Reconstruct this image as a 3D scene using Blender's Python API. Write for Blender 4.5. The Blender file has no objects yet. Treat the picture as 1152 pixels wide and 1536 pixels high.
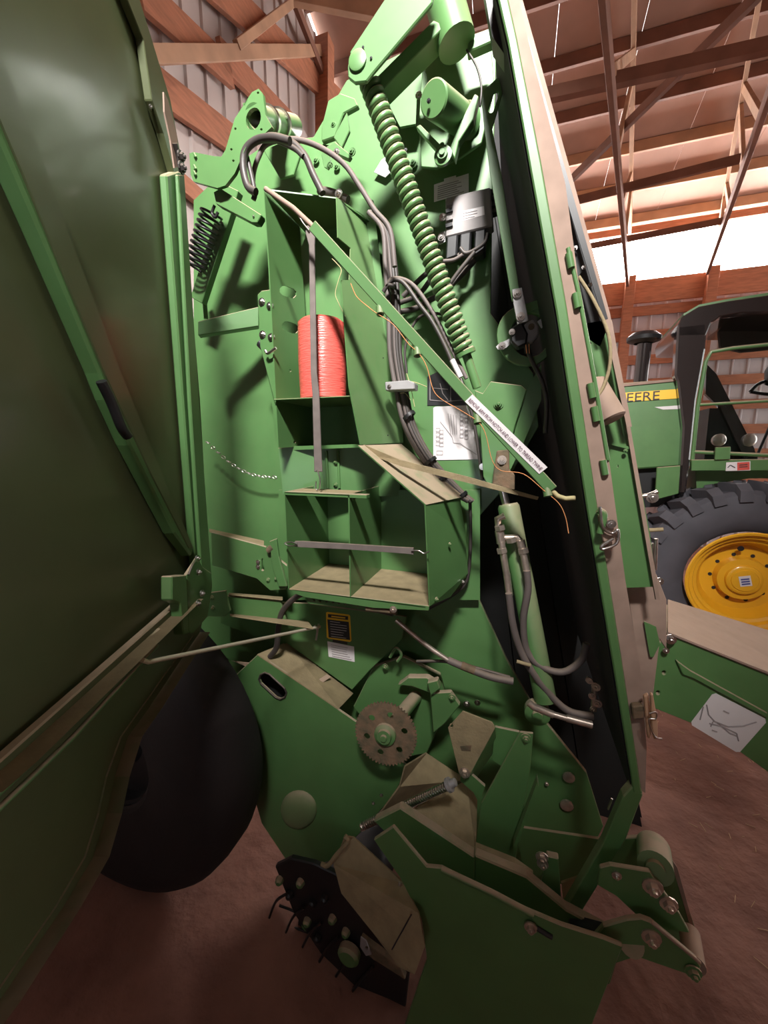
import bpy, bmesh, math, random
from mathutils import Vector, Matrix
from mathutils.geometry import tessellate_polygon
random.seed(7)
S = bpy.context.scene
COL = S.collection

# ------------------------------------------------------------------ camera
F = 577.0; CX, CY = 576.0, 768.0
PSI, TH, H = math.radians(18.5), math.radians(9.6), 1.6
FWDH = Vector((-math.sin(PSI), math.cos(PSI), 0))
RIGHT = Vector((math.cos(PSI), math.sin(PSI), 0))
FWD = FWDH * math.cos(TH) + Vector((0, 0, -math.sin(TH)))
UP = FWDH * math.sin(TH) + Vector((0, 0, math.cos(TH)))
CAM = Vector((0, 0, H))
cd = bpy.data.cameras.new('camera'); co = bpy.data.objects.new('camera', cd); COL.objects.link(co)
cd.sensor_fit = 'HORIZONTAL'; cd.sensor_width = 36; cd.lens = 36 * F / 1152; cd.clip_start = .02
m3 = Matrix((RIGHT, UP, -FWD)).transposed()
co.matrix_world = Matrix.Translation(CAM) @ m3.to_4x4()
S.camera = co

# ------------------------------------------------------------------ light
W = bpy.data.worlds.new('world'); S.world = W; W.use_nodes = True
wn = W.node_tree.nodes; bg = wn['Background']
bg.inputs[0].default_value = (1.0, .95, .92, 1); bg.inputs[1].default_value = 3.2
S.view_settings.view_transform = 'Standard'; S.view_settings.look = 'None'
S.view_settings.gamma = 1; S.view_settings.use_curve_mapping = False
S.view_settings.exposure = 0.5
FAR_STRIP = 18.0       # daylight through the translucent eave panels
def area(name, loc, direction, sx, sy, power, color=(1, .97, .94)):
    d = bpy.data.lights.new(name, 'AREA'); d.shape = 'RECTANGLE'; d.size = sx; d.size_y = sy
    d.energy = power; d.color = color
    o = bpy.data.objects.new(name, d); COL.objects.link(o); o.location = loc
    o.rotation_euler = Vector(direction).to_track_quat('-Z', 'Y').to_euler()
    return o
YN, YF, XL, XR = -1.8, 9.0, -2.7, 9.0     # the barn's walls
ZE, ZB, ZN, ZG = 5.55, 4.62, 5.45, -.30                        # eave, underside of the translucent strip
area('added_key_light', (.28, YN + .13, 4.9), (-.26, 1, -.56), .8, .36, 150).data.spread = math.radians(63)  # lamp added out of view; narrow spread keeps the lower parts dark

# ------------------------------------------------------------------ helpers
def ray(px, py):
    return FWD + RIGHT * ((px - CX) / F) - UP * ((py - CY) / F)
def P(px, py, d=1.5):
    """a point of the photograph at a plane of the place: y, ('X',x), ('Z',z) or ('D',offset) for the opened door"""
    r = ray(px, py)
    if isinstance(d, (int, float)): return CAM + r * (d / r.y)
    k, v = d
    if k == 'X': return CAM + r * (v / r.x)
    if k == 'Z': return CAM + r * ((v - H) / r.z)
    if k == 'D':
        return CAM + r * ((DOOR_A + v) / r.dot(RIGHT))
    if k == 'R':                          # roof slope of the far half
        t = (ZE + v + .33 * YF - H) / (r.z + .33 * r.y); return CAM + r * t
    if k == 'T': return CAM + r * v
    if k == 'N': return CAM + r * ((v[0] - CAM).dot(v[1]) / r.dot(v[1]))
DOOR_A = 0
DOOR_A = P(297, 670, 1.0).dot(RIGHT)
def PL(a, b, c):
    a, b, c = P(*a), P(*b), P(*c); return ('N', (a, (b - a).cross(c - a).normalized()))
def pts3(pts, Y):
    return [P(p[0], p[1], p[2] if len(p) > 2 else Y) if not isinstance(p, Vector) else p for p in pts]

MATS = {}
def mat(name, base, rough=.5, metal=0, coat=0, dust=0, dustcol=(.36, .265, .185), noise=0, nscale=8, bump=0, bscale=60,
        emit=None, trans=0, stretch=None, spec=.5, base2=None, alpha=1):
    m = bpy.data.materials.new(name); m.use_nodes = True; MATS[name] = m
    nt = m.node_tree; N = nt.nodes; L = nt.links; b = N['Principled BSDF']
    b.inputs['Base Color'].default_value = (*base, 1); b.inputs['Roughness'].default_value = rough
    b.inputs['Metallic'].default_value = metal; b.inputs['Coat Weight'].default_value = coat
    b.inputs['Coat Roughness'].default_value = .12; b.inputs['Specular IOR Level'].default_value = spec
    b.inputs['Alpha'].default_value = alpha
    if trans: b.inputs['Transmission Weight'].default_value = trans; b.inputs['IOR'].default_value = 1.1
    if emit:
        b.inputs['Emission Color'].default_value = (*emit[0], 1); b.inputs['Emission Strength'].default_value = emit[1]
    geo = N.new('ShaderNodeNewGeometry'); mp = N.new('ShaderNodeMapping')
    L.new(geo.outputs['Position'], mp.inputs['Vector'])
    if stretch: mp.inputs['Scale'].default_value = stretch
    col = None
    if noise or dust or base2:
        tx = N.new('ShaderNodeTexNoise'); tx.inputs['Scale'].default_value = nscale; tx.inputs['Detail'].default_value = 6
        L.new(mp.outputs[0], tx.inputs['Vector'])
        mx = N.new('ShaderNodeMix'); mx.data_type = 'RGBA'
        b2 = base2 or tuple(c * (1 - noise) for c in base)
        mx.inputs[6].default_value = (*base, 1); mx.inputs[7].default_value = (*b2, 1)
        rp = N.new('ShaderNodeMapRange'); rp.inputs[1].default_value = .35; rp.inputs[2].default_value = .68
        L.new(tx.outputs['Fac'], rp.inputs[0]); L.new(rp.outputs[0], mx.inputs[0]); col = mx.outputs[2]
        if dust:
            sp = N.new('ShaderNodeSeparateXYZ'); L.new(geo.outputs['Normal'], sp.inputs[0])
            mr = N.new('ShaderNodeMapRange'); mr.inputs[1].default_value = .12; mr.inputs[2].default_value = .75
            L.new(sp.outputs['Z'], mr.inputs[0])
            mu = N.new('ShaderNodeMath'); mu.operation = 'MULTIPLY_ADD'; mu.inputs[1].default_value = dust
            mu.inputs[2].default_value = .045
            L.new(mr.outputs[0], mu.inputs[0])
            n2 = N.new('ShaderNodeTexNoise'); n2.inputs['Scale'].default_value = 25; n2.inputs['Detail'].default_value = 5
            L.new(geo.outputs['Position'], n2.inputs['Vector'])
            m2 = N.new('ShaderNodeMapRange'); m2.inputs[1].default_value = .25; m2.inputs[2].default_value = .5
            m2.inputs[3].default_value = .6
            L.new(n2.outputs['Fac'], m2.inputs[0])
            mm = N.new('ShaderNodeMath'); mm.operation = 'MULTIPLY'; L.new(mu.outputs[0], mm.inputs[0]); L.new(m2.outputs[0], mm.inputs[1])
            mx2 = N.new('ShaderNodeMix'); mx2.data_type = 'RGBA'; L.new(col, mx2.inputs[6]); mx2.inputs[7].default_value = (*dustcol, 1)
            L.new(mm.outputs[0], mx2.inputs[0]); col = mx2.outputs[2]
            rr = N.new('ShaderNodeMapRange'); rr.inputs[3].default_value = rough; rr.inputs[4].default_value = .9
            L.new(mm.outputs[0], rr.inputs[0]); L.new(rr.outputs[0], b.inputs['Roughness'])
            cc = N.new('ShaderNodeMapRange'); cc.inputs[3].default_value = coat; cc.inputs[4].default_value = 0
            L.new(mm.outputs[0], cc.inputs[0]); L.new(cc.outputs[0], b.inputs['Coat Weight'])
        L.new(col, b.inputs['Base Color'])
    if bump:
        tb = N.new('ShaderNodeTexNoise'); tb.inputs['Scale'].default_value = bscale; tb.inputs['Detail'].default_value = 7
        L.new(mp.outputs[0], tb.inputs['Vector'])
        bp = N.new('ShaderNodeBump'); bp.inputs['Strength'].default_value = bump; bp.inputs['Distance'].default_value = .02
        L.new(tb.outputs['Fac'], bp.inputs['Height']); L.new(bp.outputs[0], b.inputs['Normal'])
    return m
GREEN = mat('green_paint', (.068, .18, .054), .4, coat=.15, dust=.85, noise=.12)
GREENL = mat('pale_green_paint', (.15, .22, .09), .5, noise=.2, dust=.6)  # paler green, used on the shield bump
GREEND = mat('dusty_green_paint', (.31, .215, .17), .75, spec=.25, dust=.6, noise=.25, nscale=14)
TAN = mat('dust_coated_paint', (.30, .235, .13), .85, noise=.25, nscale=20, bump=.15, bscale=120)
DOORSH = mat('door_shade_green', (.060, .080, .030), .38, coat=.2, noise=.15, dust=.7)  # same green as the other sheets, darkened to carry the door's shade
BLACK = mat('black_plastic', (.012, .012, .013), .45, noise=.2)
SHADEBLK = mat('shade_black', (.006, .006, .006), .8, noise=.2)  # near-black: shade put into the colour of bay strips and sheets
HOSE = mat('black_hose', (.028, .025, .025), .48, noise=.3, dust=.25)
GHOSE = mat('dusty_hose', (.10, .082, .078), .6, noise=.3, dust=.3)
TYRE = mat('tyre_rubber', (.016, .012, .012), .8, noise=.3, bump=.1)
TYRET = mat('tractor_tyre_rubber', (.075, .072, .085), .75, noise=.25, nscale=5)
STEEL = mat('zinc_steel', (.62, .58, .55), .28, metal=1, noise=.2, nscale=40)
ROD = mat('plated_rod', (.75, .66, .52), .35, metal=.3)
GALV = mat('galvanised_plate', (.42, .41, .41), .5, metal=.5, noise=.25)
FITT = mat('hydraulic_fitting', (.62, .52, .44), .35, metal=.8, noise=.25, nscale=50)
RUST = mat('rusty_steel', (.20, .125, .075), .8, metal=.2, noise=.35, nscale=30, base2=(.10, .085, .05), bump=.2)
GREY = mat('cast_aluminium', (.25, .23, .225), .6, metal=.1, spec=.3, noise=.12)
WHITE = mat('white_decal', (.66, .62, .62), .6, spec=.3)
YEL = mat('yellow_paint', (.82, .42, .02), .35, coat=.4, noise=.06)
YELD = mat('yellow_decal', (.85, .50, .03), .4)
INK = mat('black_ink', (.02, .018, .02), .5)
INKG = mat('grey_ink', (.25, .22, .22), .6)
REDD = mat('red_decal', (.55, .08, .06), .45)
STRAP = mat('grey_rubber_strap', (.15, .125, .115), .7, noise=.25, nscale=30, dust=.3)
PINK = mat('pink_twine_wrap', (.78, .125, .10), .3, coat=.7, noise=.15, nscale=50, bump=.25, bscale=30, stretch=(1, 1, 6))
TWINE = mat('orange_twine', (.62, .26, .10), .8)
TWINEP = mat('pale_twine', (.42, .36, .18), .8)
GLOSSB = mat('gloss_black_cab', (.018, .014, .014), .12, coat=1)
GLASS = mat('cab_glass', (.75, .82, .8), .02, trans=1, spec=.5)
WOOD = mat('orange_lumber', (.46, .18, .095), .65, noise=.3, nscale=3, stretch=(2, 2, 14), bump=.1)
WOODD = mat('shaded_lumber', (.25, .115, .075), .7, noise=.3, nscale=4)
DARKWOOD = mat('dark_boards', (.13, .075, .05), .8, noise=.4, nscale=5)
PINE = mat('pale_lumber', (.50, .29, .175), .65, noise=.25, nscale=4)
SIDING = mat('siding_metal', (.62, .57, .60), .45, noise=.08, nscale=3)
SIDINGL = mat('end_siding_metal', (.58, .50, .47), .5, noise=.1, nscale=3)
ROOF = mat('roof_liner', (.50, .30, .23), .7, noise=.2, nscale=1.6)
SKYL = mat('translucent_panel', (.9, .9, .9), .5, emit=((1, .97, .95), FAR_STRIP))
DIRT = mat('red_dirt', (.27, .135, .10), .95, noise=.4, nscale=3, base2=(.17, .08, .06), bump=1, bscale=11)
STRAWM = mat('straw', (.5, .34, .2), .8)
SPRING = mat('black_spring_steel', (.025, .024, .024), .4, metal=.4)

WLOC = {}
def tag(o, label=None, cat=None, group=None, kind=None):
    if label: o['label'] = label
    if cat: o['category'] = cat
    if group: o['group'] = group
    if kind: o['kind'] = kind
    return o
def empty(name, loc, parent=None):
    o = bpy.data.objects.new(name, None); COL.objects.link(o); loc = Vector(loc)
    o.empty_display_size = .1; WLOC[o] = loc
    o.location = loc - (WLOC[parent] if parent else Vector()); o.parent = parent
    return o
def link(name, bm, m, parent=None, smooth=False, bevel=0, angle=35):
    me = bpy.data.meshes.new(name)
    if bm.verts:
        lo = Vector([min(v.co[i] for v in bm.verts) for i in range(3)]); hi = Vector([max(v.co[i] for v in bm.verts) for i in range(3)])
        c = (lo + hi) / 2
    else: c = Vector()
    for v in bm.verts: v.co -= c
    bmesh.ops.recalc_face_normals(bm, faces=bm.faces)
    if bevel:
        es = [e for e in bm.edges if len(e.link_faces) == 2 and e.calc_face_angle(0) > .6]
        try: bmesh.ops.bevel(bm, geom=es, offset=bevel, segments=1, affect='EDGES', clamp_overlap=True)
        except Exception: pass
    if smooth:
        for f in bm.faces: f.smooth = True
        for e in bm.edges:
            if len(e.link_faces) == 2 and e.calc_face_angle(0) > math.radians(angle): e.smooth = False
    bm.to_mesh(me); bm.free()
    me.materials.append(m)
    o = bpy.data.objects.new(name, me); COL.objects.link(o)
    WLOC[o] = c; o.location = c - (WLOC[parent] if parent else Vector()); o.parent = parent
    return o
def newell(v):
    n = Vector()
    for i in range(len(v)):
        a, b = v[i], v[(i + 1) % len(v)]
        n += Vector(((a.y - b.y) * (a.z + b.z), (a.z - b.z) * (a.x + b.x), (a.x - b.x) * (a.y + b.y)))
    return n.normalized()
def bm_sheet(bm, v, t, holes=(), away=True):
    n = newell(v); c = sum(v, Vector()) / len(v)
    if (n.dot(c - CAM) > 0) != away: n = -n
    loops = [list(v)] + [list(h) for h in holes]
    tri = tessellate_polygon(loops)
    flat = [p for l in loops for p in l]
    a = [bm.verts.new(p) for p in flat]; b = [bm.verts.new(p + n * t) for p in flat]
    for q in tri:
        try: bm.faces.new([a[i] for i in q]); bm.faces.new([b[i] for i in reversed(q)])
        except ValueError: pass
    k = 0
    for l in loops:
        m = len(l)
        for i in range(m):
            j = (i + 1) % m
            try: bm.faces.new((a[k + i], a[k + j], b[k + j], b[k + i]))
            except ValueError: pass
        k += m
def sheet(name, pts, Y, m, parent, t=.006, holes=(), bevel=0, away=True):
    """a flat plate cut to an outline, with real holes and thickness"""
    bm = bmesh.new()
    bm_sheet(bm, pts3(pts, Y), t, [pts3(h, Y) for h in holes], away)
    return link(name, bm, m, parent, bevel=bevel)
def slot(cx, cy, l, w, ang, n=5):
    """slot outline in the plate's picture frame"""
    a = math.radians(ang); u = Vector((math.cos(a), math.sin(a))); v = Vector((-u.y, u.x)); o = []
    for s in (1, -1):
        for i in range(n):
            th = -math.pi / 2 + math.pi * i / (n - 1)
            q = u * (s * (l - w) / 2 + s * math.cos(th) * w / 2) + v * (s * math.sin(th) * w / 2)
            o.append((cx + q.x, cy + q.y))
    return o
def circ(cx, cy, rx, ry=None, n=14, ang=0):
    ry = ry or rx; a = math.radians(ang); o = []
    for i in range(n):
        t = 2 * math.pi * i / n; x, y = rx * math.cos(t), ry * math.sin(t)
        o.append((cx + x * math.cos(a) - y * math.sin(a), cy + x * math.sin(a) + y * math.cos(a)))
    return o
def spline(v, k=6):
    if len(v) < 3: return v
    o = []; w = [v[0] * 2 - v[1]] + v + [v[-1] * 2 - v[-2]]
    for i in range(1, len(w) - 2):
        a, b, c, d = w[i - 1:i + 3]
        for j in range(k):
            t = j / k
            o.append(.5 * ((2 * b) + (c - a) * t + (2 * a - 5 * b + 4 * c - d) * t * t + (3 * b - a - 3 * c + d) * t ** 3))
    o.append(v[-1]); return o
def bm_tube(bm, v, r, n=8, caps=True):
    T = [(v[min(i + 1, len(v) - 1)] - v[max(i - 1, 0)]).normalized() for i in range(len(v))]
    ref = Vector((0, 0, 1)) if abs(T[0].z) < .9 else Vector((1, 0, 0))
    u = T[0].cross(ref).normalized(); rings = []
    for i, p in enumerate(v):
        if i:
            u = (u - T[i] * u.dot(T[i])).normalized()
        w = T[i].cross(u); ri = r[i] if isinstance(r, (list, tuple)) else r
        rings.append([bm.verts.new(p + (u * math.cos(2 * math.pi * k / n) + w * math.sin(2 * math.pi * k / n)) * ri) for k in range(n)])
    for a, b in zip(rings, rings[1:]):
        for k in range(n): bm.faces.new((a[k], a[(k + 1) % n], b[(k + 1) % n], b[k]))
    if caps: bm.faces.new(rings[0][::-1]); bm.faces.new(rings[-1])
def tube(name, pts, Y, r, m, parent, n=8, curve=True, k=5):
    bm = bmesh.new(); v = pts3(pts, Y)
    bm_tube(bm, spline(v, k) if curve else v, r, n)
    return link(name, bm, m, parent, smooth=True, angle=60)
def bm_beam(bm, a, b, w, h, up=Vector((0, 0, 1))):
    d = (b - a).normalized(); s = d.cross(up)
    s = s.normalized() if s.length > 1e-4 else Vector((1, 0, 0)); u = s.cross(d)
    q = [bm.verts.new(p + s * (i * w / 2) + u * (j * h / 2)) for p in (a, b) for i, j in ((-1, -1), (1, -1), (1, 1), (-1, 1))]
    for f in ((0, 1, 2, 3), (7, 6, 5, 4), (0, 4, 5, 1), (1, 5, 6, 2), (2, 6, 7, 3), (3, 7, 4, 0)):
        bm.faces.new([q[i] for i in f])
def beam(name, a, b, w, h, m, parent, bevel=.002, up=Vector((0, 0, 1))):
    bm = bmesh.new(); bm_beam(bm, a, b, w, h, up); return link(name, bm, m, parent, bevel=bevel)
def lathe(name, o, axis, prof, m, parent, n=24, smooth=True, angle=35):
    """prof: (distance along axis, radius)"""
    bm = bmesh.new(); ax = axis.normalized(); ref = Vector((0, 0, 1)) if abs(ax.z) < .9 else Vector((1, 0, 0))
    u = ax.cross(ref).normalized(); w = ax.cross(u); rings = []
    for d, r in prof:
        if r < 1e-5: rings.append([bm.verts.new(o + ax * d)])
        else: rings.append([bm.verts.new(o + ax * d + (u * math.cos(2 * math.pi * k / n) + w * math.sin(2 * math.pi * k / n)) * r) for k in range(n)])
    for a, b in zip(rings, rings[1:]):
        for k in range(n):
            j = (k + 1) % n
            if len(a) == 1 and len(b) == 1: break
            if len(a) == 1: bm.faces.new((a[0], b[j], b[k]))
            elif len(b) == 1: bm.faces.new((a[k], a[j], b[0]))
            else: bm.faces.new((a[k], a[j], b[j], b[k]))
    return link(name, bm, m, parent, smooth=smooth, angle=angle)
NY = Vector((0, -1, 0))
def bolt(px, py, Y, parent, r=.009, m=None, axis=NY, washer=True, name='bolt'):
    o = P(px, py, Y); bm = bmesh.new(); ax = axis.normalized()
    ref = Vector((0, 0, 1)) if abs(ax.z) < .9 else Vector((1, 0, 0)); u = ax.cross(ref).normalized(); w = ax.cross(u)
    def cyl(r0, r1, d0, d1, n):
        a = [bm.verts.new(o + ax * d0 + (u * math.cos(2 * math.pi * k / n) + w * math.sin(2 * math.pi * k / n)) * r0) for k in range(n)]
        b = [bm.verts.new(o + ax * d1 + (u * math.cos(2 * math.pi * k / n) + w * math.sin(2 * math.pi * k / n)) * r1) for k in range(n)]
        for k in range(n): bm.faces.new((a[k], a[(k + 1) % n], b[(k + 1) % n], b[k]))
        bm.faces.new(a[::-1]); bm.faces.new(b)
    if washer: cyl(r * 1.5, r * 1.5, -.002, .002, 12)
    cyl(r, r * .95, .002, r * .9, 6); cyl(r * .5, r * .4, r * .9, r * 1.4, 8)
    return link(name, bm, m or STEEL, parent)
def helix(name, a, b, R, r, turns, m, parent, per=14, n=7, R2=None):
    d = b - a; ax = d.normalized(); ref = Vector((0, 0, 1)) if abs(ax.z) < .9 else Vector((1, 0, 0))
    u = ax.cross(ref).normalized(); w = ax.cross(u); N = int(turns * per); v = []
    for i in range(N + 1):
        t = i / N; th = 2 * math.pi * turns * t; RR = R + ((R2 or R) - R) * t
        v.append(a + d * t + (u * math.cos(th) + w * math.sin(th)) * RR)
    bm = bmesh.new(); bm_tube(bm, v, r, n); return link(name, bm, m, parent, smooth=True, angle=70)
def text(name, body, A, B, m, parent, up, off, squash=1, depth=.0006):
    """flat print running from A to B in the plane that holds 'up'; off lifts it from its surface"""
    c = bpy.data.curves.new(name, 'FONT'); c.body = body; c.size = 1; c.resolution_u = 2
    tmp = bpy.data.objects.new('tmp', c); COL.objects.link(tmp)
    me = bpy.data.meshes.new_from_object(tmp); COL.objects.unlink(tmp); bpy.data.objects.remove(tmp)
    xs = [v.co.x for v in me.vertices]; x0, x1 = min(xs), max(xs); d = B - A; k = d.length / (x1 - x0); u = d.normalized()
    w = (up - u * up.dot(u)).normalized(); bm = bmesh.new(); bm.from_mesh(me); bpy.data.meshes.remove(me)
    for v in bm.verts:
        x, y = v.co.x, v.co.y; v.co = A + u * ((x - x0) * k) + w * (y * k * squash) + off
    return tag(link(name, bm, m, parent), kind='stuff')
def strokes(name, segs, Y, w, m, parent):
    """printed lines: thin flat bars"""
    bm = bmesh.new()
    for s in segs:
        v = pts3(s, Y)
        for a, b in zip(v, v[1:]):
            n = ((a + b) / 2 - CAM).normalized(); sd = (b - a).cross(n).normalized() * (w / 2)
            q = [bm.verts.new(x - n * .0004) for x in (a - sd, b - sd, b + sd, a + sd)]; bm.faces.new(q)
    return tag(link(name, bm, m, parent), kind='stuff')
def lines(x0, y0, x1, y1, x2, y2, n, fill=(.6, 1)):
    """rows of print inside the parallelogram (x0,y0)-(x1,y1) wide, (x2,y2) the lower left corner"""
    o = []
    for i in range(n):
        t = (i + .5) / n; f = random.uniform(*fill); ax, ay = x0 + (x2 - x0) * t, y0 + (y2 - y0) * t
        o.append([(ax + (x1 - x0) * .06, ay + (y1 - y0) * .06), (ax + (x1 - x0) * .94 * f, ay + (y1 - y0) * .94 * f)])
    return o

# ------------------------------------------------------------------ the barn
X3, Y3, Z3 = Vector((1, 0, 0)), Vector((0, 1, 0)), Vector((0, 0, 1))
fl = bmesh.new(); nx, ny = 110, 100
from mathutils import noise as mnoise
g = [[None] * (ny + 1) for _ in range(nx + 1)]
for i in range(nx + 1):
    for j in range(ny + 1):
        x = XL - .3 + (XR - XL + .6) * (i / nx) ** 1.0; y = YN - .3 + (YF - YN + .6) * j / ny
        z = .030 * mnoise.noise(Vector((x * 1.6, y * 1.6, 0))) + .016 * mnoise.noise(Vector((x * 5, y * 5, 3))) - .035 + ZG
        g[i][j] = fl.verts.new((x, y, z))
for i in range(nx):
    for j in range(ny): fl.faces.new((g[i][j], g[i + 1][j], g[i + 1][j + 1], g[i][j + 1]))
FLOOR = tag(link('floor', fl, DIRT, None, smooth=True), kind='structure')
st = bmesh.new()
for i in range(500):
    x = random.uniform(1.0, 3.2); y = random.uniform(.9, 4); a = random.uniform(0, 3.14); l = random.uniform(.01, .045)
    z = .030 * mnoise.noise(Vector((x * 1.6, y * 1.6, 0))) + .016 * mnoise.noise(Vector((x * 5, y * 5, 3))) - .032 + ZG
    d = Vector((math.cos(a) * l, math.sin(a) * l, random.uniform(-.004, .008))); bm_beam(st, Vector((x, y, z)), Vector((x, y, z)) + d, .002, .002)
tag(link('straw_litter', st, STRAWM, None), 'loose dry straw bits scattered over the red dirt floor', 'straw', kind='stuff')

def siding(o, d, length, zb, ztop, m, parent, pitch=.229, inward=Y3):
    """one ribbed metal sheet after another, each .916 wide"""
    n = max(1, int(math.ceil(length / .916)))
    for i in range(n):
        bm = bmesh.new(); prof = []
        for k in range(4):
            x = i * .916 + k * pitch
            for dx, dy in ((0, 0), (pitch - .05, 0), (pitch - .035, .018), (pitch - .015, .018), (pitch, 0)):
                if dx == 0 and k: continue
                prof.append((x + dx, dy))
        lo, hi = [], []
        for x, dy in prof:
            x = min(x, length); q = o + d * x - inward * dy
            lo.append(bm.verts.new((q.x, q.y, zb))); hi.append(bm.verts.new((q.x, q.y, ztop(q))))
        for a in range(len(prof) - 1):
            if (lo[a].co - lo[a + 1].co).length > 1e-4: bm.faces.new((lo[a], lo[a + 1], hi[a + 1], hi[a]))
        link('siding_sheet', bm, m, parent)
roofz = lambda y: ZE + .33 * (YF - y) if y > (YN + YF) / 2 else ZN + (ZE + .33 * (YF - YN) / 2 - ZN) * (y - YN) / ((YF - YN) / 2)
# far wall with its translucent strip
wb = tag(empty('wall_back', (0, YF, ZG)), kind='structure')
siding(Vector((XL, YF, 0)), X3, XR - XL, ZG - .1, lambda q: ZB - .02, SIDING, wb, inward=Vector((0, -1, 0)) * -1)
for k in range(10):
    z = 4.13 - .44 * k
    beam('nailer', Vector((XL, YF - .06, z)), Vector((XR, YF - .06, z)), .04, .17, WOOD, wb, up=Z3)
beam('girder_board', Vector((XL, YF - .1, 4.46)), Vector((XR, YF - .1, 4.46)), .06, .40, WOOD, wb)
beam('eave_board', Vector((XL, YF - .1, ZE - .02)), Vector((XR, YF - .1, ZE - .02)), .06, .12, WOOD, wb)
for x in (-.9, 1.88, 3.15, 5.6): beam('post', Vector((x, YF - .16, ZG - .1)), Vector((x, YF - .16, ZB + .1)), .16, .14, WOOD, wb, up=Y3)
for i in range(9):
    x0 = XL + i * 1.3; tag_o = bmesh.new()
    bm_beam(tag_o, Vector((x0, YF + .02, (ZB + ZE) / 2)), Vector((min(x0 + 1.29, XR), YF + .02, (ZB + ZE) / 2)), .012, ZE - ZB + .05)
    link('translucent_panel', tag_o, SKYL, wb)
# unseen near wall; its dark planks are chosen to cut bounced light
wf = tag(empty('wall_front', (0, YN, 0)), kind='structure')
for k in range(24):
    beam('wall_plank', Vector((XL, YN, ZG + .1 + .245 * k)), Vector((XR, YN, ZG + .1 + .245 * k)), .03, .24, DARKWOOD, wf, bevel=.004)
beam('added_lamp_box', Vector((-.15, YN + .05, 4.9)), Vector((.71, YN + .05, 4.9)), .1, .40, BLACK, wf)  # housing added to go with the unseen lamp
beam('window_frame', Vector((-.64, YN + .02, 1.36)), Vector((-.06, YN + .02, 1.36)), .03, .56, PINE, wf)
beam('window_pane', Vector((-.60, YN + .04, 1.36)), Vector((-.10, YN + .04, 1.36)), .006, .48, mat('lit_window', (.8, .85, .9), .3, emit=((.8, .9, 1), 4)), wf)
# left end wall
wl = tag(empty('wall_left', (XL, 3, 0)), kind='structure')
siding(Vector((XL, YN, 0)), Y3, YF - YN, ZG - .1, lambda q: roofz(q.y) + .02, SIDINGL, wl, inward=Vector((1, 0, 0)) * -1)
def wallboard(a, b, w, m=WOOD, off=.06, name='girt'):
    p, q = P(*a, ('X', XL + off)), P(*b, ('X', XL + off)); return beam(name, p, q, .05, w, m, wl, up=X3.cross((q - p).normalized()))
wallboard((300, -42), (530, 172), .27, off=.10)
wallboard((205, -18), (345, 110), .22, off=.09)
wallboard((330, 80), (440, 190), .22, off=.09)
wallboard((225, 82), (480, 76), .10, PINE, off=.15, name='brace')
wallboard((225, 120), (365, 222), .24)
wallboard((270, 272), (400, 385), .14)
wallboard((355, 68), (470, -20), .07, PINE, off=.16, name='brace')
wallboard((425, -40), (492, 130), .10, WOODD, off=.16, name='brace')
beam('corner_post', P(487, 215, ('X', XL + .16)), P(487, 62, ('X', XL + .16)), .18, .18, WOOD, wl, up=Y3)
# unseen right end wall, added so its doorway limits daylight in the alley
wr = tag(empty('wall_right', (XR, 3, ZG)), kind='structure')
siding(Vector((XR, YN, 0)), Y3, 4.2 - YN, ZG - .1, lambda q: roofz(q.y) + .02, SIDINGL, wr, inward=X3)
siding(Vector((XR, 4.2, 0)), Y3, YF - 4.2, 4.6, lambda q: roofz(q.y) + .02, SIDINGL, wr, inward=X3)
beam('door_post', Vector((XR - .1, 4.2, ZG)), Vector((XR - .1, 4.2, 4.7)), .16, .16, WOOD, wr, up=Y3)
beam('door_header', Vector((XR - .1, 4.1, 4.65)), Vector((XR - .1, YF, 4.65)), .06, .28, WOOD, wr)
# roof
ce = tag(empty('ceiling', (0, 3.6, 6)), kind='structure')
YR = (YN + YF) / 2
for s in (0, 1):
    n = 12; w = (XR - XL) / n
    for i in range(n):
        bm = bmesh.new(); a = XL + i * w; b = a + w - .004
        y0, y1 = (YF + .1, YR) if s == 0 else (YN - .1, YR)
        v = [Vector((a, y0, roofz(y0) + .1)), Vector((b, y0, roofz(y0) + .1)), Vector((b, y1, roofz(y1) + .1)), Vector((a, y1, roofz(y1) + .1))]
        bm_sheet(bm, v, .012); link('roof_sheet', bm, ROOF, ce)
    for k in range(9):
        y = (YF - .25 - .62 * k) if s == 0 else (YN + .25 + .62 * k)
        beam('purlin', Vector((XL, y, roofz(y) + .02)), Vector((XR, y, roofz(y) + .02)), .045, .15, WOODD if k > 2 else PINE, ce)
def truss(x_far, x_top, bottoms):
    (a, b) = bottoms
    pa, pb = P(*a, YF - .2), None
    r = ray(*b); pb = CAM + r * ((pa.z - H) / r.z)
    t = empty('roof_truss', ((pa.x + pb.x) / 2, 6, 5), ce)
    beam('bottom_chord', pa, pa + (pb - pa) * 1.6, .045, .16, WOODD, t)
    c0, c1 = P(*x_far, ('R', -.12)), P(*x_top, ('R', -.12))
    beam('top_chord', c0, c0 + (c1 - c0) * 1.12, .045, .16, PINE, t)
    for i in range(5):
        u, w = .12 + .19 * i, .05 + .19 * i + (.19 if i % 2 else .06)
        beam('web', pa + (pb - pa) * u, c0 + (c1 - c0) * min(w, 1), .04, .09, PINE, t)
truss((944, 402), (952, -10), ((942, 424), (905, -10)))
truss((1068, 400), (1128, 60), ((1062, 405), (1165, 110)))
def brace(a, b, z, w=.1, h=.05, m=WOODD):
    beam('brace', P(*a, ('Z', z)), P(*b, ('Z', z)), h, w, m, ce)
brace((852, 274), (1140, -10), 5.1, .09, .05); brace((800, 148), (1200, 58), 4.78, .1, .07)
brace((820, 312), (1110, 238), 4.72, .09, .04); brace((880, 370), (1090, 330), 4.75, .08, .04)
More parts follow.
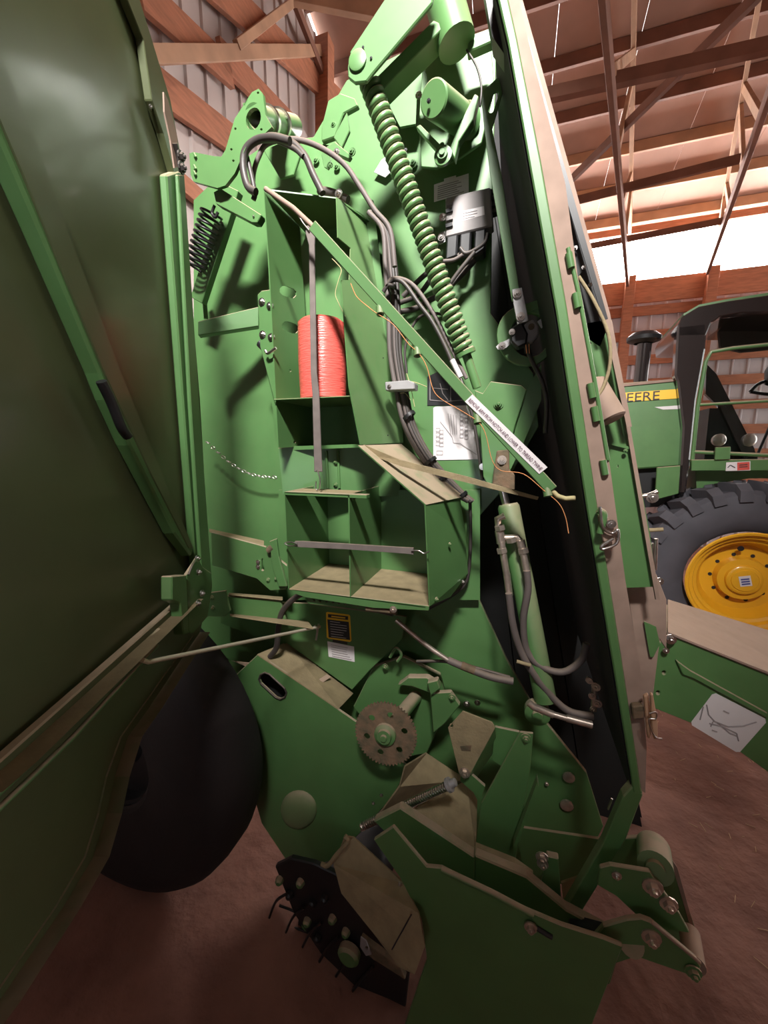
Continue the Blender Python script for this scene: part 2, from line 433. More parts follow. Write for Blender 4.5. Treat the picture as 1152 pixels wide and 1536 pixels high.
brace((590, 22), (440, -8), 5.6, .14, .06, PINE)

# ------------------------------------------------------------------ the tractor
tr = tag(empty('tractor', P(1110, 1010, 4.0) * 1), 'green tractor with black cab and large yellow wheel parked behind the baler', 'tractor')
TW = 3.4
hub = P(1117, 868, TW); hub.z = .60
def arc(o, r0, r1, y0, y1): return None
QR = 1.13
tyre = lathe('tyre', hub + Vector((0, .02, 0)), Y3, [(d, r * QR) for d, r in ((.05, .335), (.02, .36), (.0, .42), (-.005, .5), (.02, .58), (.06, .605), (.38, .605), (.42, .55), (.42, .36), (.40, .33))], TYRET, tr, 56)
for s in (0, 1):
    for i in range(26):
        th = 2 * math.pi * (i + .5 * s) / 26
        d = Vector((math.cos(th), 0, math.sin(th))); tg = Vector((-math.sin(th), 0, math.cos(th)))
        bm = bmesh.new(); y0, y1, y2 = (.005, .07, .23) if s == 0 else (.455, .39, .22)
        def pt(y, r, k): return hub + Y3 * y + d * r * QR + tg * k
        lo = [pt(y0, .54, -.035), pt(y0, .54, .045), pt(y1, .58, .055), pt(y2, .585, .115), pt(y2, .585, .055), pt(y1, .58, -.03)]
        hi = [pt(y0 + (.005 if s == 0 else -.005), .612, -.03), pt(y0 + (.005 if s == 0 else -.005), .612, .04), pt(y1, .655, .05), pt(y2, .66, .108), pt(y2, .66, .06), pt(y1, .655, -.025)]
        a = [bm.verts.new(p) for p in lo]; b = [bm.verts.new(p) for p in hi]
        bm.faces.new(a[::-1]); bm.faces.new(b)
        for k in range(6): bm.faces.new((a[k], a[(k + 1) % 6], b[(k + 1) % 6], b[k]))
        link('tread_lug', bm, TYRET, tyre)
rim = lathe('wheel_rim', hub, Y3, [(d, r * QR) for d, r in ((-.015, .345), (-.025, .338), (-.02, .325), (.01, .315), (.02, .295), (.05, .285), (.06, .265), (.16, .225), (.165, .15), (.10, .14), (.095, .0))], YEL, tr, 48)
lathe('hub_cap', hub + Y3 * .097, NY, [(0, .115), (.022, .11), (.028, .10), (.028, .085), (.036, .08), (.036, 0)], YEL, rim, 32)
for i in range(10):
    th = 2 * math.pi * i / 10; c = hub + Vector((math.cos(th) * .185, .163, math.sin(th) * .185))
    lathe('bolt_hole', c + Y3 * .004, NY, [(0, .014), (.006, .014), (.006, 0)], INK, rim, 10)
for th in (1.75,): 
    c = hub + Vector((math.cos(th) * .245, .1, math.sin(th) * .245)); lathe('valve_hole', c, NY + Z3 * -.2, [(0, .02), (.008, .02), (.008, 0)], INK, rim, 12)
c = hub + Vector((0, .058, 0))
def quad(o, u, v): return [o - u - v, o + u - v, o + u + v, o - u + v]
bm = bmesh.new(); bm_sheet(bm, quad(c, (X3 * .9 + Z3 * .25).normalized() * .035, (Z3 * .9 - X3 * .25).normalized() * .04), .001); dl = link('part_sticker', bm, WHITE, rim)
bm = bmesh.new()
for k in (-.6, -.1, .4): bm_sheet(bm, quad(c - Y3 * .0012 + (Z3 * .9 - X3 * .25) * .04 * k, (X3 * .9 + Z3 * .25) * .027, (Z3 * .9 - X3 * .25) * .006), .0004)
link('print', bm, mat('blue_ink', (.05, .06, .25), .5), dl)
# hood
YH = 3.62
hood = sheet('hood', [(800, 585), (925, 571), (1000, 566), (1013, 568), (1020, 580), (1021, 610), (1016, 690), (1010, 700), (940, 705), (800, 715)], YH, GREEN, tr, t=.5, bevel=.02)
sheet('hood_top', [(800, 584), (1008, 565), (1008, 569), (800, 588)], YH - .012, GREEND, hood, t=.012)
hd = sheet('name_strip', [(800, 594), (1008, 581.5), (1010, 584), (1007, 596), (940, 600), (800, 610)], YH - .006, YELD, hood, t=.006)
text('lettering', 'JOHN DEERE', P(845, 606.5, YH - .008), P(979.5, 597.5, YH - .008), INK, hd, Z3, -Y3 * .001, .9)
sheet('hood_stripe', [(972, 609), (1020, 606), (1020, 612), (985, 613)], YH - .003, WHITE, hood, t=.003)
sheet('side_panel', [(930, 700), (1012, 697), (1008, 760), (930, 765)], YH + .08, BLACK, tr, t=.5)
sheet('step_plate', [(978, 702), (1013, 699), (1010, 742), (975, 752)], YH - .1, GREEN, tr, t=.03, bevel=.004)
ex = lathe('exhaust_stack', P(945, 575, 3.9), Z3, [(-.1, .055), (.36, .055), (.36, .0)], GLOSSB, tr, 20)
et = P(950, 506, 3.9)
lathe('exhaust_cap', et - Z3 * .03, Z3 + X3 * .03, [(0, .07), (.02, .125), (.05, .13), (.06, .12), (.085, .09), (.09, 0)], BLACK, ex, 24)
# cab
YC = 3.55
sheet('headliner', [(1056, 484), (1160, 468), (1270, 462), (1270, 520), (1160, 522), (1090, 528), (1060, 520)], YC + .5, mat('grey_headliner', (.09, .075, .07), .9), tr, t=.04)
cab = sheet('cab_roof', [(1009, 482), (1015, 470), (1040, 455), (1080, 448), (1160, 438), (1260, 425), (1260, 470), (1160, 466), (1100, 466), (1070, 471), (1058, 480), (1050, 500), (1010, 500)], YC, GLOSSB, tr, t=.8, bevel=.012)
sheet('roof_cap', [(1016, 466), (1040, 452), (1080, 445), (1160, 434), (1260, 420), (1260, 426), (1160, 440), (1080, 450), (1040, 457), (1018, 470)], YC + .02, GREEN, cab, t=.7)
sheet('cab_post', [(1008, 484), (1052, 480), (1050, 520), (1036, 600), (1026, 700), (1020, 742), (1010, 742), (1016, 640), (1008, 570), (1004, 560)], YC, GLOSSB, tr, t=.10, bevel=.012)
dr = sheet('cab_door_glass', [(1056, 482), (1075, 474), (1160, 468), (1280, 462), (1280, 705), (1030, 700), (1034, 620)], YC + .02, GLASS, tr, t=.006)
def doorbar(p, r=.014): tube('door_frame_tube', p, YC - .01, r, GREEN, tr, curve=False)
doorbar([(1280, 500), (1160, 514), (1090, 520), (1058, 525), (1050, 540), (1038, 610), (1030, 690)])
doorbar([(1280, 597), (1160, 600), (1040, 606)], .011); doorbar([(1280, 690), (1160, 684), (1030, 678)], .014)
sheet('fender_bar', [(1030, 690), (1280, 688), (1280, 712), (1150, 706), (1030, 707)], YC - .05, GREEN, tr, t=.06, bevel=.004)
sheet('fender', [(1032, 705), (1060, 705), (1280, 706), (1280, 716), (1110, 718), (1060, 726), (1034, 742)], YC + .1, GREEN, tr, t=.35)
sheet('bracket_plate', [(1066, 671), (1088, 670), (1087, 689), (1065, 690)], YC - .07, GREEN, tr, t=.02, bevel=.002)
w_ = sheet('warning_sticker', [(1081, 694), (1116, 692), (1116, 706), (1080, 707)], YC - .056, WHITE, tr, t=.001)
sheet('red_field', [(1097, 694), (1115, 693), (1115, 705), (1097, 706)], YC - .0575, REDD, w_, t=.0005)
strokes('print', [[(1083, 702), (1087, 698), (1094, 702)], [(1100, 698), (1112, 697)], [(1100, 701), (1112, 700)]], YC - .0585, .006, INK, w_)
sheet('dash_console', [(1045, 612), (1062, 612), (1105, 690), (1110, 700), (1036, 700)], YC + .45, BLACK, tr, t=.3)
sheet('dash_console', [(1042, 545), (1056, 560), (1110, 672), (1118, 700), (1102, 700), (1062, 612), (1040, 590)], YC + .4, GLOSSB, tr, t=.05)
for x, y in ((1060, 660), (1103, 660)):
    lathe('work_lamp', P(x, y, YC + .25), NY + X3 * .3, [(-.03, .02), (0, .045), (.03, .05), (.04, .035), (.042, 0)], STEEL, tr, 20)
tube('wiper_arm', [(1140, 595), (1118, 650), (1095, 705)], YC + .9, .012, BLACK, tr, curve=False)
tube('steering_wheel', [(1100, 588), (1130, 592), (1160, 586), (1180, 570), (1150, 566), (1115, 575), (1100, 588)], YC + .6, .014, BLACK, tr)
lathe('seat_back', P(1150, 560, YC + .6), X3 * .2 + Z3, [(-.1, .1), (0, .13), (.1, .12), (.16, .06), (.17, 0)], BLACK, tr, 16)
mir = sheet('mirror_arm', [(957, 716), (973, 714), (977, 730), (991, 810), (975, 812), (968, 770)], 2.3, BLACK, tr, t=.03, bevel=.006)
tube('hand_grip', [(990, 806), (1030, 803)], 2.3, .011, TAN, tr, n=10)
tube('mirror_bracket', [(980, 752), (1005, 748), (1020, 742)], 2.34, .012, STEEL, tr)
bolt(1012, 752, 2.33, tr, .02); 

# the tractor's true size, and the spot of floor it is parked on
K = 1.092; o_ = tr.location.copy(); tr.scale = (K, K, K); tr.rotation_euler.z = math.radians(-6)
tr.location = (o_.x * K + .12, o_.y * K, H + (o_.z - H) * K)
# ------------------------------------------------------------------ the baler
ba = tag(empty('round_baler', (-.4, 1.6, ZG)), 'green round baler with its side shield swung open and dusty working parts showing', 'baler')
YP = 1.50
panel = sheet('side_sheet', [(290, 300), (330, 262), (400, 215), (470, 205), (520, 120), (600, 80), (745, 55), (738, 300), (736, 470), (800, 560), (808, 640), (750, 740), (705, 790), (700, 860), (760, 990), (800, 1060), (880, 1160), (905, 1240), (860, 1330), (700, 1300), (560, 1130), (430, 1000), (290, 985)], YP, GREEN, ba, t=.02, bevel=.002)
# bale chamber behind the front opening: black belts and sheet added as its shade
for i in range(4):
    sheet('shade_belt', [(575 + i * 45, 110), (575 + i * 45 + 44, 110), (640 + i * 84 + 82, 1300), (640 + i * 84, 1300)], 2.02, SHADEBLK, ba, t=.01)
sheet('bay_shade_sheet', [(580, 140), (755, 140), (975, 1290), (645, 1290)], 2.08, SHADEBLK, ba, t=.01)
# ---- front upright
lipL = [(741, -30), (762, 62), (795, 250), (835, 470), (880, 760), (920, 1000), (947, 1165), (950, 1190)]
lipR = [(756, -30), (776, 60), (812, 245), (850, 460), (893, 740), (932, 985), (962, 1185)]
edgR = [(772, -30), (797, 80), (848, 275), (866, 410), (893, 560), (915, 700), (938, 870), (960, 1000), (970, 1120), (968, 1190)]
YF1 = 1.06
up_ = sheet('front_upright', lipL + [(965, 1192)] + lipR[::-1], YF1 - .012, GREEN, ba, t=.03, bevel=.003)
sheet('upright_flange', lipR + edgR[::-1], YF1, GREEND, up_, t=.004)
v = []
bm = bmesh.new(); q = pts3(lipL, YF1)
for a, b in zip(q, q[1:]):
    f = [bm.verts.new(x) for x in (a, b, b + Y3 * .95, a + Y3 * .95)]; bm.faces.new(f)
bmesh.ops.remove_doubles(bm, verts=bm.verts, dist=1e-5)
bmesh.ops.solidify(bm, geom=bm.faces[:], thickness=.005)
link('front_sheet', bm, SHADEBLK, ba)  # inner face in near-black, its shade put into the colour
sheet('upper_cap', [(722, -40), (745, -40), (764, 60), (757, 82), (738, 55)], YF1 + .05, BLACK, ba, t=.05)
# slotted strip outside the upright
sl = [slot(806 + i * 13.2, 120 + i * 44, 34, 5, 73) for i in range(8)]
sheet('slotted_flange', [(775, 0), (784, 0), (868, 300), (915, 470), (948, 640), (940, 640), (905, 475), (858, 300)], YF1 + .16, GREEND, ba, t=.005)
sheet('slotted_plate', [(790, 50), (870, 330), (912, 478), (905, 480), (850, 300)], YF1 + .14, BLACK, ba, t=.004)
for i in range(6): tube('slot_bar', [(800 + i * 11, 105 + i * 38), (806 + i * 11.4, 128 + i * 38)], YF1 + .155, .004, BLACK, ba, curve=False)  # black bars stand in for the strip's dark slot openings
sheet('inner_cavity', [(838, 262), (862, 330), (912, 490), (900, 520), (870, 500), (850, 380)], YF1 + .2, BLACK, ba, t=.02)
for x, y in ((849, 337), (863, 373), (875, 402), (885, 428), (899, 462)): bolt(x, y, YF1 + .19, ba, .006, washer=False)
fp = sheet('front_panel', [(872, 486), (910, 480), (925, 520), (948, 660), (975, 800), (985, 880), (930, 882), (905, 740), (880, 560)], YF1 + .2, GREEN, ba, t=.01,
           holes=[circ(885, 515, 2.2, n=8), circ(889, 552, 2.2, n=8), circ(926, 699, 2.2, n=8)])
sheet('panel_edge', [(912, 480), (918, 480), (985, 868), (990, 900), (984, 900)], YF1 + .185, GREEND, fp, t=.01)
sheet('panel_joint', [(888, 655), (944, 670), (944, 674), (888, 660)], YF1 + .19, GREEN, fp, t=.005)
for x, y in ((910, 672), (938, 676)): bolt(x, y, YF1 + .19, fp, .006, GREEN, washer=False)
tube('brown_loop', [(868, 415), (890, 450), (912, 500), (915, 545), (905, 580), (893, 600)], YF1 + .12, .0045, TAN, ba)
a_, b_ = P(890, 575, YF1 + .16), P(918, 628, YF1 + .13)
lathe('gas_strut', a_, b_ - a_, [(-.01, .015), (0, .03), ((b_ - a_).length, .034), ((b_ - a_).length + .004, .029), ((b_ - a_).length + .005, 0)], GREEND, ba, 20)
for y0 in (380, 440, 575, 610, 690): 
    x0 = 853 + (y0 - 380) * .165; tube('hinge_knuckle', [(x0, y0), (x0 + 4, y0 + 22)], YF1 - .004, .008, GREEN, ba, n=10, curve=False)
tube('hinge_pin', [(852, 372), (868, 440), (890, 560), (912, 690)], YF1 + .0, .005, GREEN, ba, curve=False)
# latch half way down the upright
la = sheet('latch_plate', [(897, 775), (908, 768), (928, 805), (920, 822), (905, 812)], YF1 - .03, GREEND, ba, t=.01, bevel=.002)
tube('latch_spring_wire', [(900, 760), (904, 790), (918, 800), (927, 795), (925, 815), (904, 824), (903, 818), (920, 808)], YF1 - .04, .0035, STEEL, la)
tube('latch_lever', [(896, 765), (906, 772), (900, 800)], YF1 - .03, .008, GREEN, la)
bolt(917, 786, YF1 - .035, la, .007)
# leg below the upright
sheet('lower_leg', [(950, 1178), (965, 1192), (938, 1262), (867, 1378), (846, 1366), (905, 1265), (935, 1195)], YF1 - .01, GREEN, ba, t=.03, bevel=.003)
# lower outside plates and tongue
sheet('front_cover', [(932, 828), (948, 812), (985, 862), (1000, 900), (1000, 975), (990, 960), (978, 1060), (968, 1095), (958, 1000)], YF1 + .26, GREEND, ba, t=.01, bevel=.002)
sheet('cover_window', [(966, 932), (984, 940), (990, 966), (980, 986), (975, 985)], YF1 + .25, GREEN, ba, t=.004)
tube('cover_latch_rod', [(984, 808), (982, 855)], YF1 + .3, .006, STEEL, ba, curve=False); tube('cover_latch_rod', [(978, 815), (976, 850)], YF1 + .3, .005, STEEL, ba, curve=False)
bolt(989, 872, YF1 + .3, ba, .008)
TY = 1.75
tongue = sheet('tongue', [(980, 985), (988, 966), (1003, 952), (1152, 1012), (1280, 1064), (1280, 1230), (1152, 1158), (1082, 1108), (1055, 1092), (990, 1066), (976, 1060)], TY, GREEN, ba, t=.5, bevel=.004, holes=[circ(996, 1009, 3, n=8), circ(987, 1039, 3, n=8)])
sheet('tongue_top', [(1002, 948, TY - .01), (1152, 1008, TY - .01), (1280, 1060, TY - .01), (1280, 985, TY + .62), (1152, 945, TY + .62), (1002, 899, TY + .62)], TY, GREEND, tongue, t=.008)
sheet('tongue_crease', [(1014, 990), (1036, 1006), (1152, 1070), (1152, 1078), (1040, 1018), (1024, 1012)], TY - .012, GREEN, tongue, t=.012, bevel=.003)
bolt(1006, 959, TY - .02, tongue, .014)
bolt(999, 976, TY - .02, tongue, .008)
dcl = sheet('hookup_decal', [(1074, 1040), (1148, 1078), (1149, 1084), (1110, 1128), (1104, 1128), (1038, 1088), (1037, 1083), (1068, 1042)], TY - .002, WHITE, tongue, t=.001)
strokes('printed_diagram', [[(1060, 1057), (1063, 1072), (1072, 1082), (1092, 1090), (1115, 1089), (1135, 1083)], [(1064, 1085), (1082, 1089), (1105, 1100), (1108, 1112)], [(1070, 1082), (1066, 1090)], [(1085, 1066), (1094, 1070)], [(1068, 1095), (1076, 1098)], [(1075, 1083), (1095, 1100), (1106, 1104)], [(1055, 1060), (1050, 1080)]], TY - .004, .004, INKG, dcl)
# tan clothespin clipped on the upright
cp = tag(empty('clothespin', P(980, 1080, YF1 - .03)), 'wooden spring clothespin clipped to the edge of the front upright', 'clothespin')
sheet('wooden_leg', [(966, 1045), (973, 1042), (980, 1090), (976, 1108), (972, 1108)], YF1 - .03, PINE, cp, t=.012, bevel=.002)
sheet('wooden_leg', [(976, 1042), (980, 1042), (987, 1085), (987, 1108), (981, 1110), (978, 1090)], YF1 - .045, PINE, cp, t=.012, bevel=.002)
tube('spring', [(974, 1070), (984, 1068), (984, 1078), (973, 1080), (982, 1104), (993, 1108)], YF1 - .048, .0018, STEEL, cp)
sheet('edge_clamp', [(948, 1060), (966, 1058), (968, 1078), (950, 1080)], YF1 - .02, RUST, ba, t=.02, bevel=.003)

# ---- twine box
YB, YK = 1.20, 1.47
box = sheet('twine_box_left_wall', [(398, 283, YB), (418, 672, YB), (465, 672, YK), (455, 330, YK)], 0, GREEN, ba, t=.004, holes=[])
bm = bmesh.new()
def LW(px, py): return P(px, py, ('X', XB))
XB = P(405, 480, YB).x
bpy.data.objects.remove(box)
lw = sheet('twine_box_left_wall', [(396, 282), (404, 400), (418, 672), (474, 668), (458, 470), (446, 290)], ('X', XB), GREEN, ba, t=.004,
           holes=[slot(432, 438, 27, 15, 22), slot(435.5, 491, 27, 15, 20), circ(435, 556, 2, n=8), circ(442, 663, 2, n=8)])
sheet('twine_box_back', [(440, 285), (560, 300), (600, 660), (468, 672), (455, 480)], YK, GREEN, ba, t=.004)
z = P(398, 283, YB).z
bm = bmesh.new(); bm_sheet(bm, [P(398, 283, ('Z', z)), P(505, 296, ('Z', z)), P(560, 335, ('Z', z)), Vector((XB, P(560, 335, ('Z', z)).y, z))], .004, away=False); link('twine_box_top', bm, GREEN, ba)
rw = sheet('twine_box_right_wall', [(505, 296), (507, 356), (526, 372), (524, 420), (512, 420), (524, 580), (541, 667), (605, 664), (597, 400), (585, 350), (560, 333)], PL((505, 296, 1.31), (541, 667, YB), (605, 664, YK)), GREEN, ba, t=.004)
for x, y in ((538, 527), (548, 650), (581, 653), (574, 537)): bolt(x, y, YB + .1, rw, .003, INK, axis=Vector((1, -.3, 0)), washer=False)
zs = P(424, 598, YB).z
def hplate(name, x0, x1, y0, y1, z, t, m, par, bev=.001, x0b=None, x1b=None):
    bm = bmesh.new(); x0b = x0 if x0b is None else x0b; x1b = x1 if x1b is None else x1b
    v = [Vector((x0, y0, z)), Vector((x1, y0, z)), Vector((x1b, y1, z)), Vector((x0b, y1, z))]
    a = [bm.verts.new(p) for p in v]; b = [bm.verts.new(p - Z3 * t) for p in v]
    bm.faces.new(a); bm.faces.new(b[::-1])
    for k in range(4): bm.faces.new((a[k], a[(k + 1) % 4], b[(k + 1) % 4], b[k]))
    return link(name, bm, m, par, bevel=bev)
XM = P(524, 576, YB).x
hplate('twine_shelf', XB, XM, YB, YK, zs, .004, GREEN, ba, x1b=P(574, 600, YK).x)
# lower: recessed wall between the two boxes
sheet('middle_wall', [(417, 672, 1.30), (600, 664, 1.462), (600, 745, 1.462), (424, 742, 1.30)], 0, GREEN, ba, t=.004, bevel=.001)
tube('bright_rib', [(489, 676), (492, 732)], 1.358, .006, GREEN, ba, curve=False); tube('bright_rib', [(507, 676), (509, 732)], 1.374, .005, GREEN, ba, curve=False)
for y in (693, 727): bolt(503, y, 1.368, ba, .006, GREEN)
sheet('step_lip', [(417, 670), (541, 666), (541, 671), (417, 676)], YB + .12, GREEN, ba, t=.1)
# lower cabinet
YL = 1.14; YLK = 1.46
xl = P(430, 800, YL).x; xr = P(640, 830, YL).x; xm = P(525, 810, YL).x
zt = P(480, 740, YL).z; zf = P(480, 889, YL).z
def vplate(name, x, pxs, m=GREEN, holes=(), xx=None, t=.004):
    return sheet(name, pxs, ('X', x), m, ba, t=t, holes=holes, bevel=0)
def wallX(name, x, z0, z1, y0=YL, y1=YLK, m=GREEN, x1=None, t=.004):
    bm = bmesh.new(); x1 = x if x1 is None else x1
    bm_sheet(bm, [Vector((x, y0, z0)), Vector((x1, y1, z0)), Vector((x1, y1, z1)), Vector((x, y0, z1))], t); return link(name, bm, m, ba)
cl = wallX('cabinet_left_wall', xl, zf, zt)
cm = wallX('cabinet_divider', xm, zf, zt)
bolt(530, 748, YL + .02, cm, .005, GREEN, axis=X3); 
xr2 = P(700, 800, YLK).x
hplate('cabinet_floor', xl, xr, YL, YLK, zf, .005, TAN, ba, x1b=xr2)
hplate('cabinet_ledge', xl, xm, YL, YLK - .2, zt, .005, TAN, ba)
hplate('cabinet_shelf_edge', xl, xm + .06, YL, YL + .03, zt + .001, .012, GREEN, ba)
sheet('cabinet_back', [(418, 735), (720, 735), (720, 900), (418, 900)], YLK, GREEN, ba, t=.004)
# sloped dusty hood over the right cell and its side cover
sheet('cabinet_hood', [(537, 668, YL + .03), (639, 757, YL), (697, 745, YLK - .08), (602, 666, YLK - .06)], 0, GREEN, ba, t=.004)
sheet('hood_stripe', [(570, 683, YL + .11), (652, 752, YL + .06), (668, 750, YL + .14), (583, 676, YL + .19)], 0, INKG, ba, t=.001, away=False)  # grey strip laid on as the shadow band across the hood
sc = sheet('cabinet_side_cover', [(638, 757, YL), (690, 745, YLK - .1), (698, 800, YLK - .05), (702, 860, YLK - .05), (676, 895, YL + .16), (645, 909, YL)], 0, GREEN, ba, t=.004)
bolt(675, 816, YL + .12, sc, .004, GREEN, axis=X3 - Y3 * .5); bolt(655, 899, YL + .03, sc, .005, GREEN, axis=X3 - Y3 * .5); bolt(695, 873, YL + .22, sc, .007, axis=X3 - Y3 * .5)
lip = sheet('cabinet_floor_lip', [(438, 884), (644, 909), (643, 916), (560, 912), (458, 896), (440, 890)], YL, GREEN, ba, t=.006, bevel=.001)
sheet('perforated_rail', [(456, 893), (555, 904), (558, 916), (462, 905)], YL + .02, GREEN, ba, t=.006,
      holes=[circ(471 + i * 9.4, 899.5 + i * 1.1, 2, 2.6, n=8) for i in range(8)])
# rubber straps
def strap(label, pts, hooks, Ys):
    o = tag(empty('rubber_strap', P(*pts[0][:2], Ys)), label, 'strap', 'rubber tarp straps across the twine box')
    body = [(x - w, y) for x, y, w in pts] + [(x + w, y) for x, y, w in pts[::-1]] if abs(pts[0][0] - pts[-1][0]) < 60 else [(x, y - w) for x, y, w in pts] + [(x, y + w) for x, y, w in pts[::-1]]
    sheet('strap_body', body, Ys, STRAP, o, t=.008, bevel=.002)
    for h in hooks: tube('wire_hook', h, Ys - .004, .0022, STEEL, o)
strap('upright grey rubber strap stretched down in front of the pink twine ball',
      [(464, 338, 6), (465, 350, 7), (467, 368, 4), (470, 560, 4.5), (473, 590, 5), (476, 685, 5.5), (477, 708, 6)],
      [[(464, 346), (455, 335), (447, 322)], [(475, 704), (480, 718), (479, 733), (474, 734), (474, 722)]], YB - .03)
strap('level grey rubber strap stretched across the two lower cabinet cells',
      [(442, 816, 4), (452, 816.5, 4.5), (520, 820, 4), (608, 826, 4.5), (620, 827, 5)],
      [[(446, 816), (436, 813), (427, 815), (436, 819), (446, 817)], [(617, 826), (628, 826), (636, 830), (644, 827)]], YL - .02)
# pink twine ball
tz = zs; tcx = P(488, 560, 1.33)
tb = tag(empty('twine_ball', (tcx.x, 1.33, tz)), 'shiny pink ball of baler twine on the small green shelf', 'twine ball')
hh = P(490, 473, 1.26).z - tz; R_ = .083
lathe('wrapped_body', Vector((tcx.x, 1.31, tz)), Z3, [(0, .0), (0, R_ - .01), (.008, R_), (hh * .5, R_ + .003), (hh - .01, R_), (hh, R_ - .012), (hh - .004, .02), (hh - .03, .015), (hh - .03, 0)], PINK, tb, 40)
tube('loose_end', [(518, 475), (508, 455), (503, 440), (508, 420), (512, 405), (505, 395), (498, 388)], 1.24, .0012, TWINEP, tb)
lathe('core_end', Vector((tcx.x, 1.31, tz + hh - .005)), Z3, [(0, .018), (.002, .018), (.002, 0)], TAN, tb, 12)

# ---- twine arm with its label
YA = 1.10
arm = beam('twine_arm', P(470, 340, YA), P(828, 735, YA), .022, .030, GREEN, ba, up=Y3.cross((P(828, 735, YA) - P(470, 340, YA)).normalized()) * -1)
tube('arm_upper_rod', [(398, 283), (440, 312), (472, 342)], YA, .007, GREEND, arm, curve=False)
tube('arm_tip', [(822, 730), (836, 744), (848, 748), (863, 747)], YA, .0065, TWINEP, arm, curve=False)
d_ = (P(814, 712, YA) - P(702, 590, YA)).normalized(); nrm = d_.cross(Y3).normalized(); nrm = nrm if nrm.z > 0 else -nrm
A0, B0 = P(703, 597, YA - .013), P(815, 706, YA - .013)
lab = sheet('arm_label', [A0 - nrm * .013, B0 - nrm * .013, B0 + nrm * .013, A0 + nrm * .013], 0, WHITE, arm, t=.001)
A1, B1 = A0 + d_ * .005 - nrm * .0065, B0 - d_ * .005 - nrm * .0065
text('lettering', 'REMOVE ARM FROM NOTCH AND LOWER TO THREAD TWINE', A1, B1, mat('purple_ink', (.10, .03, .06), .6), lab, nrm, -Y3 * .0016, 1.55)
for x, y in ((570, 466), (626, 528), (716, 629), (821, 738)):
    c = P(x, y, YA - .004); ax_ = (d_ * .8 + nrm * -.5 - Y3 * .3).normalized()
    lathe('twine_eyelet', c - ax_ * .012, ax_, [(0, .006), (0, .011), (.024, .011), (.024, .006), (0, .006)], GREEN, arm, 14)
tw = tag(tube('twine_strand', [(526, 425), (535, 445), (552, 460), (565, 470), (590, 487), (612, 515), (628, 530), (640, 550), (650, 585), (664, 600), (690, 615), (716, 632), (728, 650), (738, 690), (752, 706), (785, 711), (815, 735), (838, 755), (848, 775), (853, 800)], YA - .012, .0012, TWINE, None, n=6), 'thin orange twine threaded through the eyelets of the long arm', 'twine')
sheet('thin_dusty_bar', [(545, 667, YB), (600, 690, 1.18), (700, 715, 1.17), (808, 746, 1.16), (806, 750, 1.16), (700, 724, 1.17), (600, 699, 1.18), (560, 684, YB)], 1.18, TAN, ba, t=.008)
for a, b in (((596, 575), (640, 580)), ((610, 560), (622, 610)), ((600, 590), (616, 600))):
    tube('straw_wisp', [a, ((a[0] + b[0]) / 2, (a[1] + b[1]) / 2 - 5), b], 1.36, .0012, TWINEP, ba, n=5)

# ---- long coil spring and its arm
s0, s1 = P(554, 122, 1.24), P(698, 530, 1.36)
helix('coil_spring', s0, s1, .0245, .0088, 37, GREEN, ba)
bm = bmesh.new(); bm_tube(bm, [s0, s1], .016, 10); link('spring_core_rod', bm, GREEN, ba, smooth=True, angle=50)
tube('spring_rod', [(694, 515, 1.36), (716, 582, 1.37)], 0, .015, GREEN, ba, n=14, curve=False)
lathe('spring_seat', s1, (s1 - s0), [(-.006, 0), (-.006, .034), (.006, .034), (.006, 0)], GREEN, ba, 20)
ta = sheet('tension_arm_plate', [(521, 98), (527, 84), (524, 78), (595, -30), (655, -30), (648, 4), (560, 108), (549, 122), (532, 124), (522, 116)], 1.18, GREEN, ba, t=.012, bevel=.003)
lathe('pivot_boss', P(537, 92, 1.18), NY, [(0, .026), (.006, .026), (.008, .022), (.008, 0)], GREEN, ta, 24)
bolt(557, 88, 1.18, ta, .004, INK, washer=False); bolt(545, 72, 1.178, ta, .004, INK, washer=False)
sheet('tension_arm_flange', [(562, 118), (650, 30), (664, 36), (662, 44), (574, 134)], 1.24, GREEN, ba, t=.06, bevel=.002)
tube('cross_tube', [(655, -40), (685, 66)], 1.28, .052, GREEN, ba, n=24, curve=False)
sheet('tube_gusset', [(705, 52), (738, 40), (742, 60), (715, 72), (700, 78)], 1.3, GREEN, ba, t=.03, bevel=.003)
sheet('bearing_plate', [(634, 92), (660, 70), (735, 52), (742, 130), (722, 214), (690, 236), (655, 252), (632, 250), (628, 180)], 1.40, GREEN, ba, t=.012, bevel=.002, holes=[circ(647, 125, 3, 4, n=8)])
# stub shaft
a_, b_ = P(700, 185, 1.40), P(650, 148, 1.20)
lathe('stub_shaft', a_, b_ - a_, [(0, .045), (.01, .05), (.02, .042), (.05, .042), (.05, .039), (.06, .039), (.06, .042), ((b_ - a_).length - .004, .042), ((b_ - a_).length, .038), ((b_ - a_).length, 0)], GREEN, ba, 28)
bolt(644, 152, 1.198, ba, .006, INK, axis=b_ - a_, washer=False)
sheet('shaft_bracket_arm', [(624, 190), (630, 186), (666, 222), (660, 232), (652, 222)], 1.30, GREEN, ba, t=.02, bevel=.002)
sheet('shaft_bracket_arm', [(712, 140), (718, 144), (710, 178), (688, 212), (682, 238), (674, 222), (690, 184)], 1.30, GREEN, ba, t=.03, bevel=.002)
lathe('bracket_pivot', P(665, 236, 1.29), NY, [(0, .026), (.01, .026), (.012, .016), (.02, .015), (.02, .008), (.026, .008), (.026, 0)], GREEN, ba, 20)
bolt(663, 218, 1.29, ba, .005, GREEN)
tube('thin_cable', [(700, 75), (715, 100), (722, 130), (720, 160)], 1.3, .003, HOSE, ba)
tube('shaft_bracket_pin', [(628, 142), (626, 190)], 1.36, .006, GREEN, ba, curve=False); bolt(628, 143, 1.35, ba, .007)
